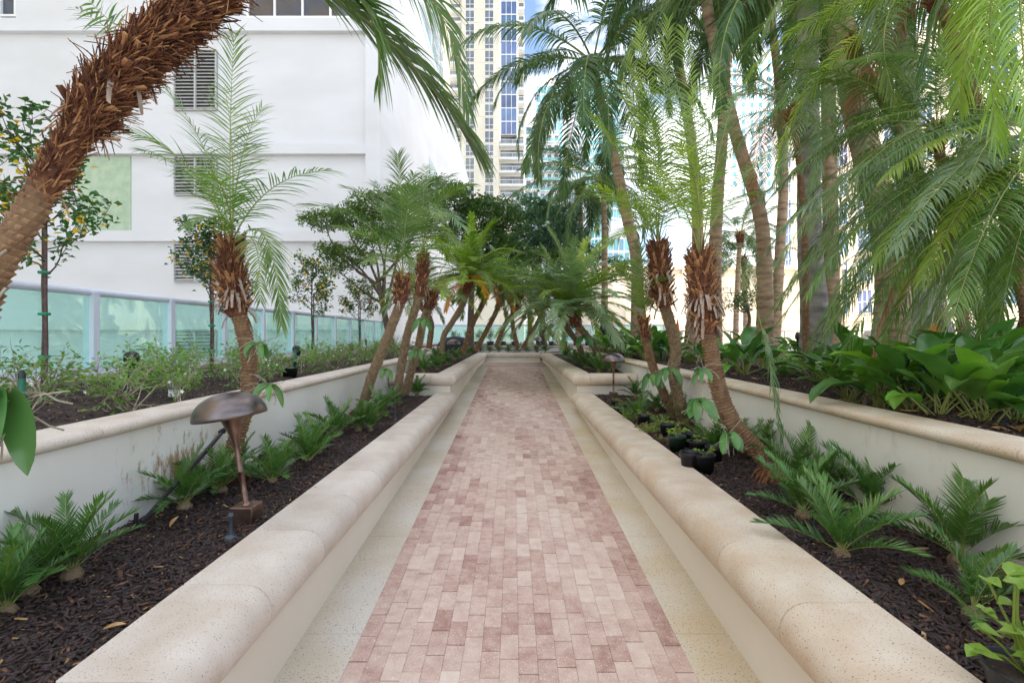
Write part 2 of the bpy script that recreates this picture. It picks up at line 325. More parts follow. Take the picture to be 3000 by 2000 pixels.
b = MB(); slab(b, -1.3, 1.3, -2.2, YE, -.016); slab(b, -1.3, 8, YE, 21, -.016); struct('path_bed', b, mat('joint_sand', lin(150,124,106), 1, c2=lin(112,92,80), vscale=20))
for sx, m, nm in ((-1, M['strip'], 'path_border'), (1, M['strip_r'], 'path_border')):
    b = MB(); y = -2.1
    while y < YE:
        y1 = min(y + 1.22, YE); a, c = sorted((sx * .90 + .03, sx * 1.30)); slab(b, a, c, y + .0015, y1 - .0015, 0); y = y1
    if sx < 0: slab(b, -1.26, 1.29, YE + .003, YE + .245, .001); slab(b, -1.3, -1.005, YE + .25, 20.6, 0); slab(b, -1.0, 1.6, 19.7, 20.6, .001)
    else: slab(b, 4.2, 7, YE + .25, 20.6, 0)
    struct(nm, b, m)

# ---- planter walls and coping stones
def sweep(path, prof, mb, chamf=True, mi=0):
    """path: 2D points; prof: (u, z) loop, u>0 towards the nose (to the right of travel)"""
    path = [Vector((p[0], p[1])) for p in path]; n = len(prof); secs = []
    def sec(i, shift, inset):
        p = path[i]
        d0 = (p - path[i-1]).normalized() if i > 0 else (path[i+1] - p).normalized()
        d1 = (path[i+1] - p).normalized() if i < len(path) - 1 else d0
        n0 = Vector((d0.y, -d0.x)); n1 = Vector((d1.y, -d1.x)); bis = (n0 + n1); bis /= max(.3, bis.dot(n0))
        q = p + d0 * shift; cu = sum(a for a, _ in prof) / n; cz = sum(c for _, c in prof) / n
        out = []
        for (u, z) in prof:
            if inset:
                l = math.hypot(u - cu, z - cz); u -= (u - cu) / l * inset; z -= (z - cz) / l * inset
            out.append((q.x + bis.x * u, q.y + bis.y * u, z))
        return out
    m = len(path)
    if chamf: secs.append(sec(0, 0.001, .008)); secs.append(sec(0, .005, 0))
    else: secs.append(sec(0, 0, 0))
    for i in range(1, m - 1): secs.append(sec(i, 0, 0))
    if chamf: secs.append(sec(m-1, -.005, 0)); secs.append(sec(m-1, -.001, .008))
    else: secs.append(sec(m-1, 0, 0))
    vs = [v for s_ in secs for v in s_]
    fs = [(i*n+k, i*n+(k+1)%n, (i+1)*n+(k+1)%n, (i+1)*n+k) for i in range(len(secs)-1) for k in range(n)]
    fs += [tuple(range(n))[::-1], tuple((len(secs)-1)*n + k for k in range(n))]
    mb.add(vs, fs, mi)
def cap_prof(top, th, over, back, r=None):
    r = r or th / 2; pr = [(-back, top - th), (0, top - th)]
    for k in range(1, 12):
        a = -PI/2 + PI * k / 12; pr.append((over * math.cos(a), top - th/2 + th/2 * math.sin(a)))
    return pr + [(0, top), (-back, top)]
def cut(path, step):
    """split a polyline into stones of about `step`, corner stones keep their corner"""
    P2 = [Vector(p) for p in path]; segs = []; cur = [P2[0]]; left = step
    for i in range(len(P2) - 1):
        a, c = P2[i], P2[i+1]; ln = (c - a).length; d = (c - a) / ln; t = 0
        while ln - t > left + (.22 if i < len(P2) - 2 else .05):
            t += left; q = a + d * t; cur.append(q); segs.append(cur); cur = [q]; left = step
        rem = ln - t
        if i < len(P2) - 2: cur.append(c); left = max(.25, step - min(rem, step - .25))
        else: cur.append(c); segs.append(cur)
    return segs
def planter_wall(name, path, base, top, th, over, capback, wallth, step, cm, wm, label, flip=False):
    if flip: path = [(x, y) for x, y in path]
    t = thing(name, (0, 0, 0), label, 'planter wall')
    mb = MB(); sweep(path, [(-wallth, base), (0, base), (0, top - th + .004), (-wallth, top - th + .004)], mb, False)
    link('wall', mb.mesh('wall', wm), t)
    for s_ in cut(path, step):
        if len(s_) < 2: continue
        q = MB(); sweep(s_, cap_prof(top, th, over, capback), q); me = q.mesh('coping_stone', cm)
        me.polygons.foreach_set('use_smooth', [True] * len(me.polygons))
        try: me.set_sharp_from_angle(angle=R(28))
        except Exception: pass
        link('coping_stone', me, t)
    return t
T1, T2, T3 = .715, 1.07, 1.305
# travel direction so that the nose lies on the right-hand side
planter_wall('planter_wall', [(-1.2, -2.1), (-1.2, 9.346)], -.15, T1, .24, .12, .28, .24, .61, M['stone'], M['stucco'], 'low white wall with thick rounded coping left of the brick path, nearest the camera')
planter_wall('planter_wall', [(1.235, 9.346), (1.235, -2.1)], -.15, T1, .24, .12, .28, .24, .61, M['stone_r'], M['stucco'], 'low white wall with thick rounded coping right of the brick path, nearest the camera')
planter_wall('planter_wall', [(-2.38, 9.35), (-1.21, 9.35), (-1.21, 20.6), (1.15, 20.6)], -.1, T2, .22, .11, .28, .24, .8, M['stone'], M['stucco'], 'raised far low rounded wall on the left, turning across the end of the path')
planter_wall('planter_wall', [(6.6, 20.2), (1.235, 20.2), (1.235, 9.35), (2.38, 9.35)], -.1, T2, .22, .11, .28, .24, .8, M['stone_r'], M['stucco'], 'raised far stretch of low rounded wall on the right behind the small mushroom lamp')
planter_wall('planter_wall', [(-2.4, -2.1), (-2.4, 14.7), (-3.3, 16), (-3.3, 22.9), (6.4, 22.9)], -.1, T3, .075, .045, .24, .2, 1.22, M['stone'], M['stained'], 'tall white retaining wall with thin coping along the left planting bed')
planter_wall('planter_wall', [(6.6, 20.44), (2.4, 20.0), (2.4, -2.1)], -.1, T3, .075, .045, .24, .2, 1.22, M['stone_r'], M['stained'], 'tall white retaining wall with thin coping below the big-leaved plants on the right')

# ---- soil and mulch
def hz(x, y, a=.025): return a * (math.sin(x*3.1+y*1.7) + math.sin(x*7.3-y*4.1)*.5 + math.sin(y*9.7+x*5)*.3)
def bed(name, x0, x1, y0, y1, z, m, a=.02, step=.12, skirt=.2):
    nx = max(2, int((x1-x0)/step)); ny = max(2, int((y1-y0)/step)); vs = []; fs = []
    for j in range(ny+1):
        for i in range(nx+1):
            x = x0 + (x1-x0)*i/nx; y = y0 + (y1-y0)*j/ny; vs.append((x, y, z + hz(x, y, a)))
    w = nx + 1
    for j in range(ny):
        for i in range(nx): fs.append((j*w+i, j*w+i+1, (j+1)*w+i+1, (j+1)*w+i))
    b = MB(); b.add(vs, fs); return struct(name, b, m, True)
ZM1, ZM2, ZS = .665, 1.01, 1.235
bed('mulch_bed', -2.41, -1.47, -2, 9.36, ZM1, M['soil']); bed('mulch_bed', 1.47, 2.41, -2, 9.36, ZM1, M['soil'])
bed('mulch_bed', -3.31, -1.47, 9.58, 22.92, ZM2, M['soil']); bed('mulch_bed', 1.47, 2.41, 9.58, 20.2, ZM2, M['soil'])
bed('mulch_bed', -1.5, 6.3, 20.82, 22.92, ZM2, M['soil'])
bed('soil_bed', -5.3, -2.59, -2, 15, ZS, M['soil'], .03); bed('soil_bed', -5.3, -3.4, 15, 27, ZS, M['soil'], .03)
bed('soil_bed', 2.59, 6.95, -2, 20.3, ZS, M['soil'], .03)
bed('soil_bed', -3.4, 12, 23.1, 30, ZS, M['soil'], .03)
def chips(name, rects, seed, mats):
    rg = np.random.default_rng(seed); V = []; Fc = []; MI = []; o = 0
    for (x0, x1, y0, y1, z, dens, ln, wd, a) in rects:
        n = int((x1-x0)*(y1-y0)*dens)
        x = rg.uniform(x0, x1, n); y = rg.uniform(y0, y1, n)
        zz = z + a*(np.sin(x*3.1+y*1.7)+np.sin(x*7.3-y*4.1)*.5+np.sin(y*9.7+x*5)*.3) + rg.uniform(.001, .016, n)
        l = ln * rg.lognormal(0, .45, n) / 2; w = wd * rg.lognormal(0, .35, n) / 2; h = rg.uniform(.001, .004, n)
        az = rg.uniform(0, 2*PI, n); ti = rg.normal(0, .3, n); ro = rg.normal(0, .35, n)
        d = np.stack([np.cos(az)*np.cos(ti), np.sin(az)*np.cos(ti), np.sin(ti)], 1); up = np.array([0, 0, 1.])
        s = np.cross(np.tile(up, (n, 1)), d); s /= np.linalg.norm(s, axis=1)[:, None]; u = np.cross(d, s)
        s2 = s*np.cos(ro)[:, None] + u*np.sin(ro)[:, None]; u2 = np.cross(d, s2)
        c = np.stack([x, y, zz], 1); q = []
        for (a1, b1, e1) in ((-1,-.6,-1),(1,-.5,-1),(1,.4,-1),(-1,.6,-1),(-1,-.9,1),(.8,-1,1),(1,.8,1),(-.8,1,1)):
            q.append(c + d*(l*a1)[:, None] + s2*(w*b1)[:, None] + u2*(h*e1)[:, None])
        V.append(np.stack(q, 1).reshape(-1, 3))
        base = (np.arange(n)*8 + o)[:, None, None]; fa = np.array([(4,5,6,7),(0,1,5,4),(1,2,6,5),(2,3,7,6),(3,0,4,7)])[None]
        Fc.append((base + fa).reshape(-1, 4)); r_ = rg.random(n); mi = np.where(r_ < .93, 0, np.where(r_ < .992, 1, 2)); MI.append(np.repeat(mi, 5)); o += n*8
    V = np.concatenate(V); Fc = np.concatenate(Fc); MI = np.concatenate(MI)
    me = bpy.data.meshes.new(name); me.vertices.add(len(V)); me.vertices.foreach_set('co', V.ravel())
    me.loops.add(Fc.size); me.loops.foreach_set('vertex_index', Fc.ravel().astype(np.int32)); me.polygons.add(len(Fc))
    me.polygons.foreach_set('loop_start', (np.arange(len(Fc))*4).astype(np.int32)); me.polygons.foreach_set('material_index', MI.astype(np.int32))
    for m in mats: me.materials.append(m)
    me.update(calc_edges=True); tag(link(name, me), kind='stuff')
cm = [M['mulch'], M['chipred'], M['litter']]
chips('mulch', [(-2.39,-1.5,.9,5,ZM1,3000,.034,.010,.02), (-2.39,-1.5,5,9.3,ZM1,1300,.04,.013,.02)], 1, cm)
chips('mulch', [(1.5,2.39,.9,5,ZM1,3000,.034,.010,.02), (1.5,2.39,5,9.3,ZM1,1300,.04,.013,.02)], 2, cm)
chips('mulch', [(-3.2,-1.5,9.7,16,ZM2,300,.05,.016,.02), (1.5,2.39,9.7,16,ZM2,300,.05,.016,.02)], 3, cm)
chips('mulch', [(2.66,4.6,1.5,7,ZS,1500,.036,.011,.03), (2.66,4.6,7,14,ZS,350,.05,.016,.03)], 4, cm)
chips('mulch', [(-5.2,-2.66,2.2,7,ZS,550,.02,.008,.03), (-5.2,-2.66,7,14,ZS,150,.03,.012,.03)], 5, [M['mulch'], M['dead'], M['litter']])

# ---- glass railing
def railing(x0, y0, x1, y1, n, label, ptop=2.42, closed=True):
    a = Vector((x0, y0, 0)); c = Vector((x1, y1, 0)); d = (c - a); ln = d.length; d /= ln; s = Vector((-d.y, d.x, 0)); ang = math.atan2(d.y, d.x)
    t = thing('glass_railing', (x0, y0, 1.3), label, 'railing', rz=ang)
    b = MB(); pts = [(ln*k/40, 0, ptop - 1.3 - .045) for k in range(41)]; b.tube(pts, .047, 14); link('top_rail', b.mesh('top_rail', M['alu'], True), t)
    b = MB(); b.box(0, ln, -.045, .045, .03, .12); link('bottom_rail', b.mesh('bottom_rail', M['alu']), t)
    b = MB(); b.box(-.1, ln + .1, -.19, .15, -.35, .03); b.box(-.1, ln+.1, -.21, .17, -.02, .025); link('stone_curb', b.mesh('stone_curb', M['stone']), t)
    pm = MB(); pm.box(-.045, .045, -.065, .065, .12, ptop - 1.345); pm = pm.mesh('post', M['alu'])
    gm = MB(); w = ln / n; gm.box(.05, w - .05, -.006, .006, .12, ptop - 1.385); gm = gm.mesh('glass_panel', M['grail'])
    for k in range(n + 1): link('post', pm, t, (k * w, 0, 0))
    for k in range(n): link('glass_panel', gm, t, (k * w, 0, 0))
railing(-5.4, .6, -5.4, 21.6, 15, 'white post and green glass railing along the left planting bed')
railing(-5.4, 27.5, 8.6, 27.5, 10, 'far glass railing crossing behind the end of the path')
# ================================================================ BUILDINGS
ZG = -9.0
def facade_grid(t, wname, frames, pane_mat, frame_mat, face):
    """face: function (u, w, depth) -> world; frames: list of (u0,u1,z0,z1, mull_u, mull_z)"""
    cache = {}
    for (u0, u1, z0, z1, mu, mz) in frames:
        key = (round(u1-u0, 3), round(z1-z0, 3), mu, mz)
        if key not in cache:
            w = u1-u0; h = z1-z0; fw = min(.09, w*.05) if w < 3 else .1
            b = MB()
            def bx(a0, a1, c0, c1, d0, d1):
                q = [face(a, d, c) for c in (c0, c1) for d in (d0, d1) for a in (a0, a1)]
                b.add(q, [(0,1,3,2),(4,6,7,5),(0,4,5,1),(2,3,7,6),(0,2,6,4),(1,5,7,3)])
            bx(0, w, 0, fw, -.05, .12); bx(0, w, h-fw, h, -.05, .12); bx(0, fw, fw, h-fw, -.05, .12); bx(w-fw, w, fw, h-fw, -.05, .12)
            zs = [h*k for k in mz]
            for k in zs: bx(fw, w-fw, k-fw/2, k+fw/2, -.04, .11)
            zz = [fw] + [q_ for k in zs for q_ in (k-fw/2, k+fw/2)] + [h-fw]
            for k in range(1, mu):
                for j in range(0, len(zz), 2): bx(w*k/mu-fw/2, w*k/mu+fw/2, zz[j], zz[j+1], -.035, .105)
            g = MB(); q = [face(a, .045, c) for c in (fw*.5, h-fw*.5) for a in (fw*.5, w-fw*.5)]
            g.add(q, [(0,1,3,2)])
            cache[key] = (b.mesh(wname, frame_mat), g.mesh('pane', pane_mat))
        fm, gm = cache[key]
        o = face(u0, 0, z0); f = link(wname, fm, t, o); link('pane', gm, f)
def FY(y): return lambda u, d, z: Vector((u, y_off(y) - 0 + d, z)) if False else Vector((u, d, z))
def at_front(Y):     # a front facing the camera: offsets measured from the origin, objects placed at Y
    return Y
def front(t, wname, frames, pane, frame, Y):
    e = lambda u, d, z: Vector((u, -d * -1, z))
    cachef = lambda u, d, z: Vector((u, d - .05, z))
    fr = [(a, b_, c, d_, m1, m2) for (a, b_, c, d_, m1, m2) in frames]
    class _F: pass
    def face(u, d, z): return Vector((u, d, z))
    before = set(t.children)
    facade_grid(t, wname, fr, pane, frame, face)
    for ch in t.children:
        if ch not in before: ch.location.y += Y
def sidef(t, wname, frames, pane, frame, X, s=1):
    """a facade in a plane of constant X; u runs along Y"""
    def face(u, d, z): return Vector((d * s, u, z))
    before = set(t.children)
    facade_grid(t, wname, frames, pane, frame, face)
    for ch in t.children:
        if ch not in before: ch.location.x += X

# 1 the white podium building on the left (front at Y=24, side plane X=-6.6)
YB, XB = 24.0, -6.6
def zb(py): return CZ - (py - HY) * YB / F
def xb(px): return (px - CX) * YB / F
t = thing('podium_building', (0, 0, 0), 'plain white rendered building with ledges and louvre openings on the left', 'building')
b = MB()
ledges = [(53, 90), (420, 450), (675, 706), (928, 966), (1180, 1218)]
# recessed bays between flush ledges and a corner pier
pier = xb(1070)
b.box(-34, XB, YB + .3, 72, ZG, zb(-340))
b.box(pier, XB, YB, YB + .3, ZG, zb(-340))
tops = [zb(-340)]
for (a, c) in ledges: b.box(-34, pier, YB, YB + .3, zb(c), zb(a))
b.box(-34, pier, YB, YB + .3, zb(-340), zb(-340) + .01)
b.box(-34, xb(0), YB + .02, YB + .3, zb(53), zb(-340)); b.box(xb(45), xb(720), YB + .02, YB + .3, zb(53), zb(-340)); b.box(xb(1048), pier, YB + .02, YB + .3, zb(53), zb(-340))
link('wall', b.mesh('wall', M['facade']), t)
b = MB(); b.box(-34, XB + .05, YB - .05, 72, zb(-340), zb(-340) + .5); link('parapet', b.mesh('parapet', M['white']), t)
front(t, 'window', [(xb(720), xb(1048), zb(51), zb(-120), 4, (.55,)), (xb(-140), xb(43), zb(46), zb(-120), 2, (.55,))], M['gbrown'], M['white'], YB + .1)
def louver(x0, x1, z0, z1):
    l = MB(); n = int((z1 - z0) / .17)
    w = x1 - x0
    l.box(0, .05, -.02, .1, 0, z1-z0); l.box(w-.05, w, -.02, .1, 0, z1-z0); l.box(w/2-.04, w/2+.04, -.025, .1, .05, z1-z0-.05); l.box(.05, w-.05, -.02, .1, 0, .05); l.box(.05, w-.05, -.02, .1, z1-z0-.05, z1-z0)
    for k in range(n):
        z = .08 + (z1-z0-.1) * k / n; h = (z1-z0) / n
        for (a, c) in ((.05, w/2-.04), (w/2+.04, w-.05)):
            l.add([(a,.0,z),(c,.0,z),(c,.12,z+h*.62),(a,.12,z+h*.62),(a,.0,z+.02),(c,.0,z+.02),(c,.12,z+h*.62+.02),(a,.12,z+h*.62+.02)], [(0,3,2,1),(4,5,6,7),(0,1,5,4),(3,7,6,2),(0,4,7,3),(1,2,6,5)])
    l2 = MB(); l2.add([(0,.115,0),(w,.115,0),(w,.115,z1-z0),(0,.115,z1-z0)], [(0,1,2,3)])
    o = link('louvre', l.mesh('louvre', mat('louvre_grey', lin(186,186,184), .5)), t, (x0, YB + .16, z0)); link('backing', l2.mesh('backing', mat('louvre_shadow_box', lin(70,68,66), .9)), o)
for (a, c) in ((140, 318), (455, 569), (711, 825), (968, 1045)): louver(xb(502), xb(627), zb(c), zb(a))
b = MB(); b.box(xb(215), xb(371), YB + .24, YB + .298, zb(676), zb(454)); link('green_panel', b.mesh('green_panel', mat('green_glass_panel', lin(168,190,164), .25, c2=lin(186,204,178), vscale=3, bump=.1, bscale=30)), t)
b = MB()
for (a, c) in ((480, 1010), (1050, 1110)): b.box(XB - .2, XB + .006, 24 + (a - 480) * .05 + 24, 24 + 28 + (a - 480) * .02, zb(966) + .0, zb(966) + .01)
b = MB(); b.box(XB, XB + .03, 38, 42.5, CZ + 8.2, CZ + 14); link('side_window', b.mesh('side_window', mat('side_glass', lin(190,206,204), .2)), t)
b = MB()
for k in range(10): b.box(XB - .25, XB - .2, 24.2 + k*4.75, 24.2 + k*4.75 + 4.7, zb(-340) + .5, zb(-340) + 1.6)
link('roof_glass', b.mesh('roof_glass', M['gbal']), t)

# 2 balcony tower rising from the podium
t = thing('balcony_tower', (0, 0, 0), 'white tower of long stacked balconies rising behind the white podium building', 'building')
b = MB(); X2 = -15.5; b.box(-34, X2, 73, 98, ZG, 108)
b.box(X2, X2+.35, 73.0, 74.2, ZG, 108); b.box(X2, X2 + .35, 96.8, 98, ZG, 108); b.box(X2, X2+1.9, 80.8, 81.5, ZG, 108); b.box(X2, X2+1.9, 88.6, 89.3, ZG, 108)
link('wall', b.mesh('wall', M['facade']), t)
fl = MB(); fl.box(0, 1.75, -3.25, 3.25, 0, .28); fl = fl.mesh('balcony', M['white'])
gl = MB(); gl.box(1.68, 1.71, -3.2, 3.2, .28, 1.35); gl = gl.mesh('glass_guard', M['gbal'])
gw = MB(); gw.box(0.02, .06, -2.9, 2.9, .3, 2.7); gw = gw.mesh('glass_door', M['gblue'])
for k in range(30):
    for yc in (77.4, 85.1, 92.8):
        o = link('balcony', fl, t, (X2, yc, 8 + k * 3.2)); link('glass_guard', gl, o); link('glass_door', gw, o)

# 3 tan tower facing the camera
Y3 = 105.0
def x3(px): return (px - CX) * Y3 / F
def z3(py): return CZ - (py - HY) * Y3 / F
t = thing('tan_tower', (0, 0, 0), 'tall tan rendered tower with two columns of small windows and one column of blue glass', 'building')
b = MB(); ztop = z3(-160)
b.box(x3(1352), x3(1462), Y3, Y3 + 22, ZG, ztop); b.box(x3(1352) - 9, x3(1352), Y3 + 2, Y3 + 22, ZG, ztop); b.box(x3(1462), x3(1537), Y3 + 1.6, Y3 + 22, ZG, ztop)
link('wall', b.mesh('wall', M['tan']), t)
b = MB(); b.box(x3(1462), x3(1467), Y3 - .05, Y3 + 1.6, z3(415), ztop); b.box(x3(1514), x3(1518), Y3 + .2, Y3 + 1.6, z3(415), ztop); link('pilaster', b.mesh('pilaster', M['white']), t)
FH = 39.25
fr = []; fb = []; k = 0
b = MB()
for k in range(-3, 18):
    yb_ = 144 + FH * (k - 1)           # bottom of a window pair in the photo
    for (a, c) in ((1363.5, 1390), (1420, 1446.5)):
        fr.append((x3(a), x3(c), z3(yb_ + .3), z3(yb_ - 34.5), 2, (.37,)))
    b.box(x3(1352.3), x3(1462), Y3 - .03, Y3, z3(yb_ + 2), z3(yb_ + 1.2))
link('scored_joint', b.mesh('scored_joint', M['conc']), t)
front(t, 'window', fr, M['gdark'], M['white'], Y3 - .08)
for k in range(-3, 11):
    y0 = 40 + FH * (k - 0) - 5
    if k <= 9: fb.append((x3(1467), x3(1514), z3(y0 + 5.2), z3(y0 - 34), 3, ()))
front(t, 'blue_window', fb, M['gblue'], M['white'], Y3 + .3)
def balc(w, d, name='balcony'):
    s_ = MB(); s_.box(0, w, -d, 0, 0, .35); return s_
def railm(w, d):
    s_ = MB(); s_.box(0, w, -d, -d+.05, 1.28, 1.36); s_.box(0, w, -d, -d+.05, .42, .48)
    n = int(w / .28)
    for k in range(n + 1):
        th = .05 if k % 5 == 0 else .022
        s_.box(w*k/n-th/2, w*k/n+th/2, -d+.005, -d+.045, .35, 1.28)
    return s_
def dom(w):
    s_ = MB(); s_.add([(0.2,-.03,.36),(w-.2,-.03,.36),(w-.2,-.03,2.5),(.2,-.03,2.5)], [(0,1,2,3)]); return s_
def balset(w, d, ys, X0, yoff):
    bm = balc(w, d).mesh('balcony', M['white']); rm = railm(w, d).mesh('railing', M['white']); dm = dom(w).mesh('glass_door', M['gdark'])
    for y_ in ys:
        o = link('balcony', bm, t, (X0, Y3 + yoff, z3(y_))); link('railing', rm, o); link('glass_door', dm, o)
balset(x3(1349) - x3(1312), 1.9, [28 + FH*k for k in range(-3, 15)], x3(1312), 1.98)
balset(x3(1537) - x3(1518), 1.7, [-12 + FH*k for k in range(-2, 11)], x3(1518), 1.58)
balset(x3(1536) - x3(1463), 1.7, [427 + FH*k for k in range(0, 6)], x3(1463), 1.58)

# 4 distant buildings
def block(name, label, px0, px1, pytop, Y, depth, wallm, glassm, nx, fh, glass_frac=.7, wid=.86, cyl=False, balcony=False, zlow=2):
    t = thing(name, (0, 0, 0), label, 'building')
    x0, x1 = (px0 - CX) * Y / F, (px1 - CX) * Y / F; zt = CZ - (pytop - HY) * Y / F
    if cyl:
        cx, rr = (x0 + x1) / 2, (x1 - x0) / 2
        b = MB(); Mx = Matrix.Translation((cx, Y + rr, 0)); n = 40
        b.lathe([(rr, ZG), (rr, zt), (0, zt)], n, 0, Mx); link('wall', b.mesh('wall', glassm), t)
        b = MB(); z = zlow
        while z < zt: b.lathe([(rr + .02, z), (rr + .35, z), (rr + .35, z + fh*.2), (rr + .02, z + fh*.2)], n, 0, Mx); z += fh
        for k in range(n):
            a = 2*PI*(k+.5)/n; b.box(cx + (rr+.1)*math.cos(a) - .1, cx + (rr+.1)*math.cos(a) + .1, Y + rr + (rr+.1)*math.sin(a) - .1, Y + rr + (rr+.1)*math.sin(a) + .1, ZG, zt)
        link('floor_bands', b.mesh('floor_bands', wallm), t); return t
    b = MB(); b.box(x0, x1, Y, Y + depth, ZG, zt); b.box(x0 + (x1-x0)*.2, x1 - (x1-x0)*.25, Y + 2, Y + depth*.7, zt, zt + fh * 1.2); link('wall', b.mesh('wall', wallm), t)
    fr = []; z = zlow
    bw = (x1 - x0) / nx
    while z + fh < zt:
        for k in range(nx): fr.append((x0 + bw*(k + (1-wid)/2), x0 + bw*(k + (1+wid)/2), z + fh*(1-glass_frac)/2, z + fh*(1+glass_frac)/2, max(1, int(bw*wid/1.5)), ()))
        z += fh
    if len(fr) > 95: fr = fr[-95:]
    front(t, 'window', fr, glassm, wallm, Y - .08)
    if balcony:
        bm = MB(); bm.box(0, bw*.96, -1.5, 0, 0, .25); bm = bm.mesh('balcony', wallm); gm = MB(); gm.box(0, bw*.96, -1.5, -1.45, .25, 1.3); gm = gm.mesh('glass_guard', M['gbal'])
        for (u0, *_r) in fr:
            o = link('balcony', bm, t, (u0 - bw*.02, Y - .12, _r[1] - .6)); link('glass_guard', gm, o)
    return t
block('apartment_building', 'white apartment block with blue glass balconies just right of the tan tower', 1538, 1578, 362, 135, 20, M['white'], M['gblue'], 2, 3.0, .78, .7, balcony=True, zlow=24)
block('apartment_building', 'white apartment block with balconies, second from the tan tower', 1579, 1640, 392, 150, 20, M['white'], M['gdark'], 3, 3.0, .7, .6, balcony=True, zlow=28)
block('office_tower', 'pale teal glass tower rising above the white apartment blocks', 1570, 1648, 248, 210, 30, M['white'], M['gteal'], 5, 4.0, .86, .94, zlow=70)
block('office_tower', 'white and pale tower edge behind the teal glass tower', 1540, 1572, 330, 230, 20, M['conc'], M['gteal'], 2, 4, .5, .5, zlow=70)
block('curved_tower', 'rounded teal glass tower with white floor bands seen between the coconut palms', 1700, 1840, 205, 170, 30, M['white'], M['gteal'], 1, 3.6, cyl=True, zlow=-8)
block('curved_tower', 'smaller rounded teal glass tower low behind the palm fronds', 1655, 1720, 395, 150, 30, M['white'], M['gteal'], 1, 3.4, cyl=True, zlow=-8)
block('residential_tower', 'pale white high-rise with teal windows behind the leaning coconut trunk', 2140, 2290, 150, 190, 30, M['white'], M['gteal'], 6, 3.4, .6, .45, zlow=46)
block('glass_building', 'low blue glass building far behind the middle of the garden', 1780, 1860, 690, 120, 20, M['white'], M['gteal'], 5, 3.4, .84, .9, zlow=2)
# 5 cream building along the right, its long side faces the garden
t = thing('cream_building', (0, 0, 0), 'sunlit cream office building with grid windows behind the right-hand palms', 'building')
X5 = 40.0; b = MB(); b.box(X5, X5 + 30, 24, 73.5, ZG, 31); b.box(X5 - .4, X5, 24, 73.5, 30.2, 31.4)
for k in range(9): b.box(X5 - .12, X5, 24, 73.5, 3.4 + k*3.6, 3.65 + k*3.6)
link('wall', b.mesh('wall', M['cream']), t)
fr = []
for r_ in range(7):
    for k in range(12): fr.append((71.6 - k*3.9 - 2.3, 71.6 - k*3.9, 4.2 + r_*3.6, 4.2 + 2.7 + r_*3.6, 3, (.5,)))
sidef(t, 'window', fr, M['gblue'], M['white'], X5 - .1)
# 6 low pale building closing the plaza
t = thing('pavilion', (0, 0, 0), 'long low cream building across the far side of the plaza', 'building')
b = MB(); b.box(9, 39.5, 58, 66, 1.1, 9.6); b.box(8.6, 39.6, 57.6, 66.4, 9.6, 10.1)
for k in range(9): b.box(10 + k*3.4, 10.7 + k*3.4, 57.5, 58, 1.1, 9.6)
link('wall', b.mesh('wall', M['cream']), t)
# 7 unseen tower far to the left, placed and sized to shade the garden
t = thing('unseen_shade_tower', (0, 0, 0), 'unseen pale tower outside the left edge, placed to shade the garden', 'building')
b = MB(); b.box(-70, -33, -50, 23, ZG, 62)
for k in range(20): b.box(-33, -31.8, -50, 23, -5 + k*3.4, -4.7 + k*3.4)
link('wall', b.mesh('wall', M['tan']), t)
# ================================================================ PALMS
def bez(a, c, b, n=14):
    return [a*(1-t)**2 + c*2*t*(1-t) + b*t*t for t in [i/n for i in range(n+1)]]
def smooth(pts, per=8):
    pts = [Vector(p) for p in pts]; q = [pts[0]*2 - pts[1]] + pts + [pts[-1]*2 - pts[-2]]; out = []
    for i in range(1, len(q) - 2):
        for k in range(per):
            t = k/per; a, b, c, d = q[i-1], q[i], q[i+1], q[i+2]
            out.append(.5*((2*b) + (c-a)*t + (2*a-5*b+4*c-d)*t*t + (3*b-a-3*c+d)*t**3))
    return out + [pts[-1]]
def arc(e0, bend, Ln, n=14, pw=1.3, yaw=0):
    p = Vector((0,0,0)); out = [p.copy()]
    for i in range(n):
        e = R(e0 - bend * ((i+.5)/n)**pw); y = yaw*((i+.5)/n)
        p = p + Vector((math.cos(e)*math.cos(y), math.cos(e)*math.sin(y), math.sin(e))) * (Ln/n); out.append(p.copy())
    return out
UP = Vector((0,0,1))
